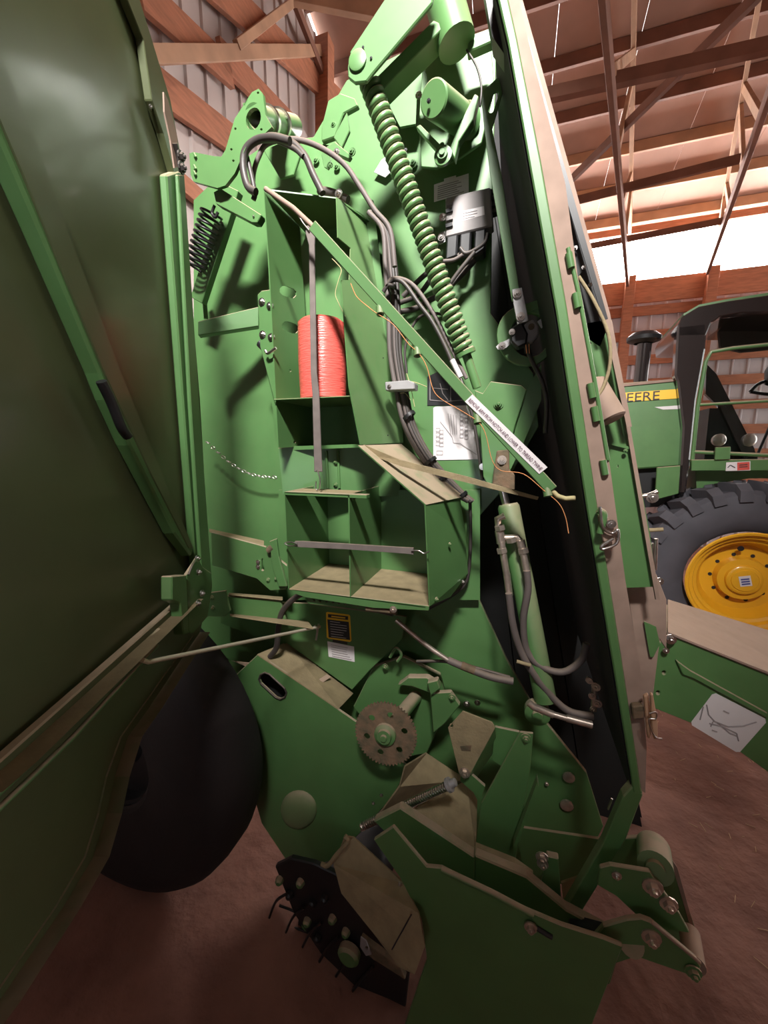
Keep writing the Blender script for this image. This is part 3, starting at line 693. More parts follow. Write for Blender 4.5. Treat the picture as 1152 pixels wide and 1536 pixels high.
sheet('upper_gusset', [(560, 128), (640, 96), (636, 140), (626, 185), (600, 190), (580, 150)], 1.44, GREEN, ba, t=.01)
bolt(620, 245, YP - .01, ba, .010, GREEN); bolt(609, 226, YP - .01, ba, .006, INK, washer=False)
sheet('white_tag', [(572, 240), (580, 234), (588, 256), (578, 266), (561, 258)], YP - .02, GALV, ba, t=.003)
# left-upper cluster
c1 = sheet('idler_bracket', [(482, 190), (492, 150), (510, 139), (532, 147), (537, 158), (515, 170), (502, 205), (482, 212)], 1.32, GREEN, ba, t=.02, bevel=.003)
sheet('idler_bracket_web', [(500, 206), (520, 168), (524, 196), (512, 222)], 1.31, GREEN, c1, t=.012, bevel=.002)
sheet('idler_foot', [(486, 222), (502, 212), (526, 232), (522, 238)], 1.30, GREEN, c1, t=.02, bevel=.002); bolt(505, 228, 1.3, c1, .007); bolt(528, 228, 1.3, c1, .008, GREEN); bolt(500, 186, 1.32, c1, .006, GREEN)
sheet('idler_tab', [(484, 215), (494, 218), (496, 246), (492, 254), (486, 250), (482, 232)], 1.34, GREEN, c1, t=.008, bevel=.001)
bolt(505, 250, YP - .01, ba, .008, GREEN); bolt(474, 240, YP - .01, ba, .008, GREEN); bolt(496, 248, 1.33, ba, .005, GREEN)
hub_br = sheet('hinge_bracket', [(284, 230), (290, 228), (320, 234), (332, 235), (338, 225), (352, 178), (378, 138), (388, 133), (394, 140), (398, 172), (408, 190), (392, 205), (372, 214), (352, 260), (338, 278), (326, 282), (290, 272), (286, 262)], 1.19, GREEN, ba, t=.012, bevel=.002,
               holes=[circ(380, 178, 11, 17, n=18, ang=12), circ(387, 139, 2, n=6), circ(366, 156, 2, n=6), circ(353, 193, 2, n=6), circ(392, 194, 2, n=6), circ(347, 224, 2, n=6), circ(350, 241, 2, n=6)])
a_, b_ = P(384, 178, 1.205), P(440, 190, 1.5)
lathe('pivot_tube', a_, b_ - a_, [(0, .026), (0, .036), ((b_ - a_).length, .036), ((b_ - a_).length, .026), (0, .026)], GREEN, ba, 24)
for t in (.25, .55): 
    lathe('clamp_ring', a_ + (b_ - a_) * t, b_ - a_, [(0, .036), (0, .043), (.018, .043), (.018, .036)], STEEL, ba, 24)
bolt(425, 178, 1.36, ba, .010, axis=Z3 - Y3)
for y in (236, 254, 263): tube('hinge_weld', [(291, y - 6), (294, y)], 1.185, .004, GREEN, hub_br, curve=False)
sheet('rear_pivot_plate', [(395, 225), (440, 205), (450, 232), (440, 262), (420, 268)], 1.40, GREEN, ba, t=.012, bevel=.002)
st_ = beam('rear_strut', P(352, 285, 1.36), P(298, 452, 1.36), .03, .062, GREEN, ba, up=Y3.cross((P(298, 452, 1.36) - P(352, 285, 1.36)).normalized()))
sheet('spring_bracket', [(320, 288), (330, 282), (392, 322), (385, 334), (378, 334), (324, 306)], 1.22, GREEN, ba, t=.03, bevel=.002)
bolt(381, 325, 1.22, ba, .004, STEEL, washer=False)
helix('black_coil_spring', P(318, 318, 1.30), P(291, 402, 1.30), .036, .0045, 11, SPRING, ba)
tube('spring_hook', [(322, 308), (318, 320), (323, 326), (327, 318)], 1.24, .005, SPRING, ba)
tube('square_post', [(305, 430), (309, 478)], 1.42, .012, GREEN, ba, n=4, curve=False)
# hoses
def hose(pts, Y, r=.0095, m=HOSE, name='hose'): return tube(name, pts, Y, r, m, ba, n=9)
hose([(384, 288), (372, 280), (365, 252), (368, 226), (385, 210), (410, 206), (435, 212)], 1.20, .012)
hose([(380, 292), (380, 262), (388, 235), (402, 215), (440, 209), (478, 220), (515, 245), (540, 280), (562, 315), (585, 345), (592, 400)], 1.26, .008, GHOSE)
hose([(395, 208), (430, 210), (456, 232), (470, 262), (484, 290)], 1.24, .011)
hose([(402, 205), (440, 222), (455, 235)], 1.23, .008)
hose([(366, 222), (374, 250), (382, 288), (380, 300)], 1.22, .008)
tube('cable_sleeve', [(478, 285), (500, 290), (522, 300)], 1.40, .014, HOSE, ba, n=7); bolt(508, 290, 1.37, ba, .009)
for i, (dx, m) in enumerate(((0, HOSE), (6, HOSE), (-5, GHOSE), (10, HOSE), (3, GHOSE))):
    hose([(555 + dx * .5, 318), (577 + dx * .6, 345), (583 + dx, 400), (588 + dx, 470), (590 + dx, 530), (600 + dx, 590), (612 + dx, 640), (640 + dx, 690), (680 + dx, 735), (705 + dx * .5, 752)], 1.40 - .012 * (i % 3), .0085, m)
hose([(592, 430), (582, 428), (575, 438), (580, 430), (590, 420), (606, 425), (630, 458), (648, 482), (668, 520), (685, 560)], 1.34, .007)
hose([(590, 440), (584, 422), (600, 418), (622, 430), (650, 470), (668, 505), (688, 545), (700, 568)], 1.36, .007, GHOSE)
hose([(600, 468), (625, 462), (645, 450), (662, 440), (690, 415), (712, 390)], 1.43, .010)
hose([(598, 455), (630, 440), (660, 400), (690, 385)], 1.44, .009); hose([(604, 445), (640, 410), (672, 392), (700, 378)], 1.44, .009)
hose([(610, 560), (608, 520), (625, 480), (650, 470), (690, 478)], 1.44, .005)
tube('crimp_sleeve', [(678, 540, 1.33), (691, 566, 1.33)], 1.33, .009, WHITE, ba, curve=False); tube('crimp_sleeve', [(691, 568, 1.33), (700, 590, 1.33)], 1.33, .006, STEEL, ba, curve=False)
cb = sheet('hose_clamp', [(577, 573), (612, 570), (622, 574), (622, 584), (578, 586)], 1.33, GALV, ba, t=.05, bevel=.003); bolt(584, 580, 1.33, cb, .005)
for p in ((612, 622), (644, 690), (662, 716), (690, 742)): lathe('cable_tie', P(*p, 1.385), P(p[0] + 20, p[1] + 26, 1.385) - P(*p, 1.385), [(0, .02), (0, .026), (.012, .026), (.012, .02)], BLACK, ba, 14)
hose([(705, 750), (706, 800), (704, 850), (698, 875), (680, 892), (640, 915)], 1.42, .006)
hose([(470, 885), (445, 895), (425, 915), (418, 940), (415, 970), (405, 985)], 1.26, .012)
hose([(462, 888), (520, 905), (570, 915), (590, 920)], 1.20, .012); 
# controller
ct = empty('controller', P(700, 320, 1.42), ba)
sheet('housing', [(668, 296), (736, 280), (740, 338), (668, 356)], 1.42, GREY, ct, t=.05, bevel=.004)
for i, y in enumerate((302, 314, 326, 336)): sheet('cooling_fin', [(668, y), (678, y - 3), (679, y + 2), (669, y + 5)], 1.412, BLACK if i % 2 else GREY, ct, t=.01)
for i in range(4): sheet('side_clip', [(736, 284 + i * 10), (746, 281 + i * 10), (748, 286 + i * 10), (737, 290 + i * 10)], 1.43, BLACK, ct, t=.03)
lbl = sheet('type_label', [(688, 318), (726, 309), (727, 322), (688, 333)], 1.4195, WHITE, ct, t=.0006)
strokes('print', lines(692, 319, 724, 312, 692, 331, 3), 1.4185, .0018, INKG, lbl)
for x0 in (670, 690, 712): sheet('plug', [(x0, 354 - (x0 - 670) * .2), (x0 + 17, 350 - (x0 - 670) * .2), (x0 + 15, 384 - (x0 - 670) * .1), (x0 - 2, 390 - (x0 - 670) * .1)], 1.415, BLACK, ct, t=.045, bevel=.005)
tube('plug_lead', [(690, 372), (700, 380), (725, 366), (732, 350)], 1.40, .006, HOSE, ct); tube('plug_lead', [(660, 392), (680, 390), (694, 382)], 1.40, .006, GHOSE, ct)
tube('plug_lead', [(676, 424), (690, 405), (712, 378)], 1.40, .007, HOSE, ct)
for x, y in ((664, 326), (662, 356)): bolt(x, y, 1.43, ct, .008)
sheet('mount_ear', [(658, 350), (668, 346), (669, 362), (659, 366)], 1.435, GALV, ct, t=.006)
d2 = sheet('service_decal', [(651, 277), (666, 272), (666, 268), (684, 263), (684, 266), (703, 260), (703, 288), (651, 303)], YP - .0025, WHITE, panel, t=.001)
strokes('print', lines(654, 279, 700, 266, 653, 301, 7, (.7, 1)), YP - .004, .0022, INKG, d2)
# slotted link and sensor
lk = sheet('slotted_link', [(722, 150), (725, 135), (744, 118), (757, 112), (757, 125), (746, 165), (738, 192), (752, 260), (781, 448), (768, 452), (735, 260), (726, 190)], 1.26, GREEN, ba, t=.008, bevel=.001, holes=[slot(740, 153, 34, 8, -72)])
sheet('link_end', [(768, 434), (783, 431), (793, 480), (790, 482), (776, 486), (770, 455)], 1.252, GALV, lk, t=.006, bevel=.001)
for x, y in ((776, 441), (781, 475)): bolt(x, y, 1.25, lk, .008)
sn = sheet('sensor_ring', circ(789, 503, 44, 46, n=28), 1.36, GREEN, ba, t=.02, bevel=.002, holes=[circ(795, 502, 29, 33, n=22)])
sheet('sensor_ring_tab', [(788, 456), (806, 450), (810, 462), (790, 468)], 1.355, GREEN, sn, t=.02)
sheet('ear_bolt_plate', [(744, 520), (748, 516), (764, 508), (766, 516), (756, 524), (747, 524)], 1.34, GALV, sn, t=.006); bolt(753, 519, 1.34, sn, .008)
sheet('ear_bolt_plate', [(806, 482), (820, 472), (830, 472), (828, 484), (812, 492)], 1.34, GALV, sn, t=.006); bolt(826, 478, 1.34, sn, .007)
sheet('sensor_disc', [(786, 486), (800, 478), (808, 488), (808, 502), (798, 514), (786, 510)], 1.30, GREY, sn, t=.03, bevel=.004); bolt(797, 490, 1.298, sn, .006, RUST)
sheet('sensor_plug', [(764, 494), (782, 480), (792, 500), (790, 516), (776, 522), (766, 512)], 1.29, BLACK, sn, t=.04, bevel=.005); bolt(768, 498, 1.287, sn, .006)
for i in range(4): tube('sensor_wire', [(786 + i * 2.5, 516), (788 + i * 2, 530)], 1.30, .0016, TWINE if i % 2 else BLACK, sn, curve=False)
tube('sensor_cable', [(790, 518), (797, 540), (812, 570), (820, 605), (818, 650)], 1.32, .007, HOSE, ba)
# tension plate under the arm
tp = sheet('tension_plate', [(712, 585), (724, 590), (736, 572), (782, 578), (790, 585), (772, 640), (760, 690), (735, 735), (725, 715), (720, 640)], 1.36, GREEN, ba, t=.01, bevel=.002)
sheet('tension_plate_side', [(790, 585), (812, 545), (812, 600), (785, 665), (762, 712), (760, 690)], 1.38, GREEN, ba, t=.01)
bolt(748, 606, 1.358, tp, .011, GREEN)
sheet('clevis', [(745, 676), (764, 674), (764, 705), (772, 712), (772, 735), (738, 735), (740, 710)], 1.32, RUST, ba, t=.03, bevel=.003); bolt(753, 690, 1.318, ba, .010, FITT)
tube('black_bracket', [(702, 600), (712, 640), (724, 720)], 1.40, .006, HOSE, ba); bolt(724, 700, 1.38, ba, .008)
sheet('black_decal', [(641, 565), (660, 556), (690, 574), (700, 608), (641, 608)], YP - .003, BLACK, panel, t=.0012)
strokes('decal_drawing', [[(645, 570), (645, 600), (670, 602), (695, 600)], [(660, 575), (664, 590), (672, 600)], [(676, 570), (676, 602)], [(650, 582), (672, 584)]], YP - .005, .0025, INKG, panel)
d3 = sheet('threading_decal', [(650, 612), (653, 610), (700, 608), (712, 640), (720, 686), (718, 689), (654, 690), (650, 686)], YP - .003, WHITE, panel, t=.0012)
seg = [[(660, 632), (668, 642), (678, 655), (680, 664), (690, 665)], [(690, 665), (715, 682)], [(655, 682), (664, 682), (664, 676), (655, 676), (655, 682)]]
for i in range(4):
    seg += [[(x - 3, y - 3), (x + 3, y - 3), (x + 3, y + 2), (x - 3, y + 2), (x - 3, y - 3)] for x, y in ((657, 645 + i * 7), (662, 648 + i * 6.5))]
for i in range(6): seg += [[(x, y - 3), (x + 5, y - 3), (x + 5, y + 2), (x, y + 2), (x, y - 3)] for x, y in ((690, 622 + i * 6.5), (697, 624 + i * 6.5))]
seg += [[(672 + i * 4, 620 + i), (676 + i * 3, 652)] for i in range(4)]
strokes('decal_drawing', seg, YP - .005, .0018, INKG, d3)
# hydraulic cylinder
a_, b_ = P(762, 756, 1.34), P(818, 1050, 1.26)
dd = (b_ - a_); L_ = dd.length
cyl = lathe('hydraulic_cylinder', a_, dd, [(0, 0), (0, .03), (.01, .035), (L_, .035), (L_, 0)], GREEN, ba, 28)
tube('cylinder_rod', [(752, 728, 1.34), (760, 760, 1.34)], 0, .013, STEEL, cyl, n=14, curve=False)
def fit(pts, Y, r): 
    o = tube('hydraulic_fitting', pts, Y, r, FITT, cyl, n=8, curve=False)
fit([(757, 774), (747, 778), (749, 800)], 1.27, .012); fit([(749, 796), (752, 815)], 1.265, .015); fit([(752, 812), (756, 838), (760, 862)], 1.26, .011); fit([(760, 860), (764, 893)], 1.26, .0115)
fit([(756, 807), (776, 806), (782, 814)], 1.27, .011); fit([(780, 810), (785, 832)], 1.265, .014); fit([(785, 830), (790, 858)], 1.26, .0115)
for p in ((749, 788), (752, 822), (784, 822), (766, 806)): lathe('hex_nut', P(*p, 1.262), P(p[0] + 3, p[1] + 12, 1.262) - P(*p, 1.262), [(0, .01), (0, .017), (.016, .017), (.016, .01)], FITT, cyl, 6, smooth=False)
hose([(763, 890), (770, 940), (785, 985), (815, 1030), (850, 1065), (890, 1075)], 1.24, .0115, GHOSE)
hose([(790, 856), (792, 885), (785, 930), (790, 975), (812, 1000), (845, 1008), (872, 990), (880, 965)], 1.25, .011, GHOSE)
fit([(792, 1053), (800, 1060), (830, 1072)], 1.16, .011); fit([(828, 1071), (852, 1078)], 1.16, .009); fit([(850, 1077), (888, 1087)], 1.16, .011)
lathe('cylinder_eye', P(806, 1072, 1.24), NY, [(-.03, .04), (0, .04), (.004, .03), (.004, .018), (.014, .016), (.014, 0)], GREEN, ba, 22)
tube('spacer_strap', [(775, 992), (796, 998)], 1.22, .006, TAN, ba)
fb = empty('fitting_block', P(890, 1040, 1.3), ba)
for x, y, r in ((884, 1021, .007), (894, 1030, .009), (888, 1044, .007), (896, 1055, .009), (890, 1064, .007)): bolt(x, y, 1.25, fb, r, FITT, axis=NY + X3 * random.uniform(-.5, .5))
tube('tee_pipe', [(880, 1018), (892, 1024), (891, 1066)], 1.26, .009, FITT, fb, curve=False)
# pipes in the middle
tube('hydraulic_pipe', [(594, 930), (640, 968), (672, 990)], 1.30, .009, FITT, ba, n=10)
tube('hydraulic_pipe', [(672, 990), (700, 1002), (735, 1015), (770, 1022)], 1.28, .013, GHOSE, ba, n=10); tube('pipe_collar', [(692, 998), (712, 1006)], 1.275, .015, RUST, ba, curve=False)
tube('hydraulic_pipe', [(625, 992), (665, 992), (700, 998), (765, 1016)], 1.33, .006, HOSE, ba)
tube('rusty_bolt_rod', [(550, 912), (595, 917)], 1.16, .012, RUST, ba, curve=False); bolt(590, 914, 1.14, ba, .008, FITT)
# warning decals
d4 = sheet('warning_decal', [(489, 919), (491, 918), (523, 922), (525, 924), (527, 961), (525, 963), (493, 958), (490, 956)], YP - .12, YELD, ba, t=.0012)
sheet('black_field', [(491, 929), (523, 933), (525, 960), (493, 956)], YP - .1225, INK, d4, t=.0004); sheet('black_field', [(492, 921), (522, 924.5), (522, 930), (492, 926)], YP - .1225, INK, d4, t=.0004)
strokes('print', lines(493, 930, 523, 934, 495, 956, 7), YP - .1245, .0016, WHITE, d4)
strokes('warning_word', [[(497, 924.5), (518, 927)]], YP - .1245, .005, YELD, d4)
d5 = sheet('maintenance_decal', [(491, 962), (531, 970), (532, 993), (493, 985)], YP - .12, WHITE, ba, t=.001)
strokes('print', lines(494, 965, 530, 972, 496, 985, 6), YP - .1225, .0014, INKG, d5); sheet('decal_header', [(499, 959), (521, 963), (521, 967), (499, 963)], YP - .12, INK, d5, t=.001)
# ---- lower left side plate that carries the decals
sheet('lower_side_plate', [(330, 900), (460, 905), (610, 925), (602, 960), (555, 1005), (528, 1035), (430, 965), (420, 968), (330, 935)], YP - .118, GREEN, ba, t=.01, bevel=.002)
# left hinge arms
bx = sheet('upper_hinge_tube', [(297, 482, 1.22), (388, 460, 1.34), (388, 489, 1.34), (297, 503, 1.22)], 0, GREEN, ba, t=.05, bevel=.002)
hb = sheet('hinge_mount', [(386, 442), (392, 436), (406, 434), (408, 470), (411, 520), (414, 600), (412, 604), (390, 520)], 1.22, GREEN, ba, t=.012, bevel=.002)
for x, y in ((393, 453), (394, 502), (407, 506), (405, 459)): bolt(x, y, 1.22, hb, .009)
sheet('mount_web', [(395, 520), (412, 524), (422, 640), (416, 660)], 1.24, GREEN, hb, t=.01); tube('mount_hook', [(398, 526), (402, 530), (414, 522)], 1.2, .005, STEEL, hb)
tube('black_grommet', [(390, 515), (408, 532)], 1.30, .016, BLACK, ba, curve=False)
lv = sheet('latch_lever_plate', [(316, 798), (398, 820), (402, 826), (432, 850), (430, 884), (405, 886), (385, 868), (318, 848)], 1.27, GREEN, ba, t=.012, bevel=.002, holes=[slot(394, 847, 18, 4, 90)])
sheet('lever_top', [(314, 797, 1.28), (396, 818, 1.28), (396, 811, 1.36), (314, 793, 1.36)], 0, TAN, lv, t=.004)
for x, y in ((402, 822), (410, 840), (416, 843), (402, 870), (414, 868), (387, 843), (387, 850)): bolt(x, y, 1.268, lv, .006, GREEN if x > 395 else STEEL)
sheet('latch_strike', [(404, 812), (414, 808), (418, 835), (430, 880), (418, 880), (408, 850)], 1.25, GREEN, lv, t=.012, bevel=.002); tube('latch_roller', [(403, 826), (410, 820)], 1.26, .014, RUST, lv, curve=False)
la2 = sheet('lower_hinge_arm', [(338, 894), (420, 901), (428, 930), (345, 924)], 1.26, GREEN, ba, t=.012, bevel=.002)
sheet('arm_flange_top', [(343, 891, 1.25), (424, 899, 1.25), (424, 895, 1.31), (343, 889, 1.31)], 0, TAN, la2, t=.004)
sheet('arm_flange_bottom', [(345, 923, 1.2), (470, 942, 1.2), (462, 932, 1.27), (345, 920, 1.27)], 0, TAN, la2, t=.004)
sheet('hinge_leaf', [(306, 890), (338, 886), (342, 905), (345, 916), (337, 925), (306, 925)], 1.17, GREEN, ba, t=.01, bevel=.002)
for x, y in ((318, 897), (319, 912), (306, 905), (304, 918)): bolt(x, y, 1.168, ba, .007, GREEN)
# chain
cp0, cp1 = P(312, 664, 1.40), P(412, 716, 1.42)
for i in range(14):
    t = i / 13; c = cp0.lerp(cp1, t) - Z3 * (.045 * math.sin(math.pi * t)); d = (cp1 - cp0).normalized(); s = (Z3 if i % 2 else Y3); s = (s - d * s.dot(d)).normalized()
    tube('chain_link', [c + d * (.011 * math.cos(k * .785)) + s * (.0055 * math.sin(k * .785)) for k in range(9)], 0, .0019, STEEL, ba, n=6, k=2)
# gate rod
tube('gate_lock_rod', [P(213, 990, ('D', .05)), P(222, 993, ('D', .05)), P(480, 940, 1.30)], 0, .0055, ROD, ba, curve=False, n=10)
tube('rod_clip', [(472, 938), (476, 946), (474, 960), (478, 936)], 1.29, .004, STEEL, ba)

# ---- lower side: shields, sprocket, pickup
sh = sheet('lower_shield', [(324, 1040), (386, 982), (412, 998), (545, 1090), (612, 1150), (590, 1195), (540, 1250), (500, 1290), (470, 1300), (430, 1292), (392, 1235), (362, 1130)], 1.24, GREEN, ba, t=.01, bevel=.003, holes=[slot(409, 1029, 48, 17, 43)])
sheet('slot_liner', [(380, 1000), (440, 1010), (450, 1060), (390, 1060)], 1.32, SHADEBLK, sh, t=.004)  # near-black sheet puts shade behind the slot
tube('slot_rim', slot(409, 1029, 50, 19, 43) + slot(409, 1029, 50, 19, 43)[:1], 1.238, .004, HOSE, sh, curve=False)
sheet('shield_top', [(386, 981, 1.24), (430, 963, 1.40), (530, 1040, 1.40), (508, 1063, 1.24)], 0, TAN, sh, t=.005)
sheet('shield_top_strap', [(461, 1030, 1.27), (490, 1012, 1.36), (496, 1016, 1.36), (467, 1036, 1.27)], 0, GREEND, sh, t=.004, away=False)
c_ = P(448, 1214, 1.24); bm = bmesh.new(); bmesh.ops.create_uvsphere(bm, u_segments=24, v_segments=12, radius=1)
for v in bm.verts:
    x, y, z = v.co; v.co = c_ + (X3 * .82 + Z3 * -.57) * x * .078 + (Z3 * .82 + X3 * .57) * -z * .112 + NY * y * .03
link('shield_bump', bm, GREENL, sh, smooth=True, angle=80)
# sprocket
so = P(578, 1101, 1.14); ax_ = (Vector((.08, -1, .15))).normalized(); sp_u = ax_.cross(Z3).normalized(); sp_w = ax_.cross(sp_u)
bm = bmesh.new(); nt_ = 54; out = []
for i in range(nt_ * 4):
    th = 2 * math.pi * i / (nt_ * 4); r = .112 if i % 4 in (0, 1) else .106
    out.append(so + (sp_u * math.cos(th) + sp_w * math.sin(th)) * r)
hl = []
for k in range(6):
    th0 = 2 * math.pi * k / 6 + .3; cc = so + (sp_u * math.cos(th0) + sp_w * math.sin(th0)) * .070
    hl.append([cc + (sp_u * math.cos(t * .6283) + sp_w * math.sin(t * .6283)) * .012 for t in range(10)])
bm_sheet(bm, out, .008, hl); spk = link('sprocket', bm, RUST, ba)
lathe('sprocket_hub', so + ax_ * -.004, ax_, [(0, .04), (.014, .038), (.018, .026), (.028, .024), (.028, .012), (.036, .01), (.036, 0)], GREEN, spk, 20)
lathe('drive_shaft', so - ax_ * .01, P(622, 1048, 1.40) - so, [(0, .02), (.12, .026), (.30, .026)], GREEN, ba, 18)
sheet('chain_guard', [(608, 1150, 1.12), (640, 1130, 1.3), (700, 1170, 1.34), (560, 1235, 1.14), (600, 1180, 1.12)], 0, TAN, ba, t=.006)
sheet('gearbox_plate', [(530, 1060), (560, 1000), (605, 985), (660, 1012), (672, 1060), (640, 1130), (590, 1140)], 1.42, GREEN, ba, t=.02, bevel=.003)
sheet('gearbox_cover', [(596, 1028), (612, 1016), (640, 1016), (660, 1028), (650, 1042), (618, 1030)], 1.36, GREEN, ba, t=.03, bevel=.004)
sheet('bearing_cap', [(640, 1024), (656, 1020), (660, 1034), (646, 1044)], 1.32, GREEN, ba, t=.03, bevel=.004)
sheet('gearbox_web', [(645, 1040), (676, 1038), (690, 1058), (668, 1085), (650, 1100)], 1.34, GREEN, ba, t=.02, bevel=.003)
bolt(678, 1046, 1.335, ba, .009, GREEN); bolt(700, 1056, 1.4, ba, .009); bolt(716, 1054, 1.42, ba, .008); bolt(578, 1000, 1.40, ba, .009, GREEN)
tube('u_clip', [(585, 986), (594, 972), (602, 982), (596, 992)], 1.34, .006, GREEN, ba)
dp = sheet('dusty_cover', [(672, 1092), (694, 1067), (738, 1084), (743, 1092), (706, 1160), (696, 1170), (688, 1158)], 1.20, TAN, ba, t=.006, bevel=.001, holes=[circ(677, 1089, 3, n=8)])
sheet('cover_side', [(743, 1090, 1.2), (745, 1122, 1.3), (716, 1165, 1.3), (705, 1162, 1.2)], 0, GREEN, dp, t=.005); bolt(697, 1159, 1.198, dp, .013, FITT)
sheet('oil_mark', [(690, 1119), (707, 1118), (706, 1127), (692, 1126)], 1.1985, RUST, dp, t=.0005)
sheet('link_bar', [(694, 1150), (728, 1180), (722, 1200), (690, 1172)], 1.22, GREEN, ba, t=.012, bevel=.002)
tall = sheet('tall_wing', [(780, 1098), (800, 1100), (796, 1150), (788, 1200), (772, 1300), (712, 1276), (722, 1205), (752, 1150)], 1.16, GREEN, ba, t=.008, bevel=.002); bolt(789, 1107, 1.158, tall, .010, GREEN)
sheet('thin_rib', [(806, 1172), (808, 1180), (775, 1270), (770, 1270)], 1.10, GREEN, ba, t=.03)
sheet('corner_plate', [(742, 1090), (780, 1098), (752, 1150), (738, 1140)], 1.25, GREEN, ba, t=.01, bevel=.002)
# lit holes and slots of the dark back sheet: pale discs stand in for light
for x, y, rx, ry in ((853, 1165, 9, 5), (850, 1207, 10, 9), (820, 1175, 3, 3)): 
    lathe('lit_hole_disc', P(x, y, YP - .01), NY, [(0, rx * .0025), (.006, rx * .0025), (.008, rx * .0018), (.008, 0)], FITT, ba, 14)
tube('bright_edge', [(918, 1198), (912, 1214)], 1.2, .003, STEEL, ba, curve=False)
# tension spring low down
s0, s1 = P(542, 1240, 1.08), P(672, 1178, 1.10)
helix('lower_coil_spring', s0, s1, .012, .0032, 42, STEEL, ba, per=10, n=5)
bm = bmesh.new(); bm_tube(bm, [s0, s1], .0105, 8); link('spring_core', bm, GREEN, ba, smooth=True, angle=50)
lathe('spring_washer', s1, s1 - s0, [(0, .0), (0, .022), (.01, .022), (.012, .014), (.03, .012), (.034, 0)], GALV, ba, 16)
bolt(560, 1205, 1.118, sh, .004); bolt(572, 1193, 1.118, sh, .004)
# pickup
sheet('sloped_deck', [(616, 1215, 1.10), (700, 1170, 1.34), (716, 1200, 1.36), (714, 1284, 1.10)], 0, TAN, ba, t=.006)
sheet('frame_rail', [(560, 1232), (600, 1212), (712, 1286), (712, 1330), (660, 1302), (640, 1310)], 1.02, GREEN, ba, t=.03, bevel=.004)
sheet('frame_rail', [(712, 1283), (790, 1316), (850, 1366), (910, 1398), (905, 1410), (830, 1390), (712, 1328)], 1.02, GREEN, ba, t=.03, bevel=.004)
sheet('wing_foot', [(712, 1276), (772, 1300), (800, 1320), (790, 1330), (715, 1290)], 1.10, TAN, ba, t=.03)
for x, y in ((718, 1277), (749, 1290)): bolt(x, y, 1.09, ba, .005, INK)
pk = sheet('pickup_shield', [(662, 1302), (700, 1322), (790, 1366), (842, 1388), (905, 1408), (935, 1420), (912, 1478), (880, 1560), (600, 1560), (640, 1440), (632, 1380), (600, 1318), (560, 1260), (590, 1240), (640, 1300)], .90, GREEN, ba, t=.012, bevel=.003)
tube('shield_rib', [(662, 1303), (740, 1340), (800, 1372)], .893, .008, GREEN, pk, curve=False); bolt(796, 1391, .893, pk, .011, FITT); bolt(600, 1326, .895, pk, .004)
tube('rib_slot', [(805, 1392), (828, 1406)], .896, .006, INK, pk, curve=False)
sheet('bent_guard', [(517, 1254, .93), (530, 1256, .95), (605, 1325, .93), (628, 1370, .87), (637, 1420, .84), (622, 1462, .82), (598, 1450, .84), (560, 1400, .86), (512, 1340, .90), (500, 1296, .92)], .9, TAN, ba, t=.006)
tube('guard_edge', [(517, 1254), (522, 1262), (505, 1282), (492, 1298), (482, 1296)], .915, .007, TAN, ba)
tube('guard_seam', [(617, 1372, .85), (588, 1424, .84)], .845, .002, INK, ba, curve=False)
# tine reel in the dark under the guard
rc = P(500, 1400, 1.12)
reel = lathe('pickup_reel', rc, Y3, [(-.02, 0), (-.02, .15), (0, .16), (.5, .16), (.5, 0)], BLACK, ba, 24)
for i in range(12):
    th = 2 * math.pi * i / 12; d = Vector((math.cos(th), 0, math.sin(th))); tg = Vector((-math.sin(th), 0, math.cos(th)))
    q = rc + Y3 * -.03
    tube('tine', [q + d * .10, q + d * .17 + tg * .01, q + d * .235 + tg * .05], 0, .005, SPRING, reel, n=6, k=3)
    if i % 2: bolt(0, 0, 1, reel, .012, SPRING) if False else lathe('tine_coil', q + d * .11, NY, [(0, .02), (.02, .02), (.02, 0)], GREEN, reel, 10)
sheet('cam_plate', [(412, 1300), (436, 1288), (470, 1296), (520, 1320), (590, 1400), (614, 1460), (608, 1512), (584, 1500), (530, 1478), (480, 1430), (440, 1370)], 1.0, BLACK, ba, t=.02, bevel=.004)
sheet('wear_shoe', [(541, 1408), (556, 1420), (600, 1452), (608, 1470), (560, 1440), (540, 1422)], .95, RUST, ba, t=.02, bevel=.002); sheet('shoe_tab', [(541, 1406), (549, 1412), (557, 1432), (549, 1434), (540, 1420)], .945, GALV, ba, t=.004, holes=[circ(550, 1422, 3, n=8)])
lathe('cam_roller', P(522, 1436, .97), NY, [(-.02, .04), (0, .04), (.008, .03), (.008, 0)], GREEN, ba, 18)
for i, (x, y) in enumerate(((420, 1318), (436, 1340), (452, 1322), (470, 1352), (462, 1380), (488, 1346), (500, 1376), (478, 1404), (520, 1396))):
    lathe('cam_link', P(x, y, 1.0), NY + X3 * random.uniform(-.3, .3), [(0, .016), (.014, .014), (.02, .008), (.02, 0)], SPRING if i % 2 else GREEN, ba, 10)
for i in range(6):
    tube('tine', [(430 + i * 26, 1340 + i * 22), (414 + i * 26, 1352 + i * 23), (404 + i * 25, 1376 + i * 22)], .985, .005, SPRING, ba, n=6)
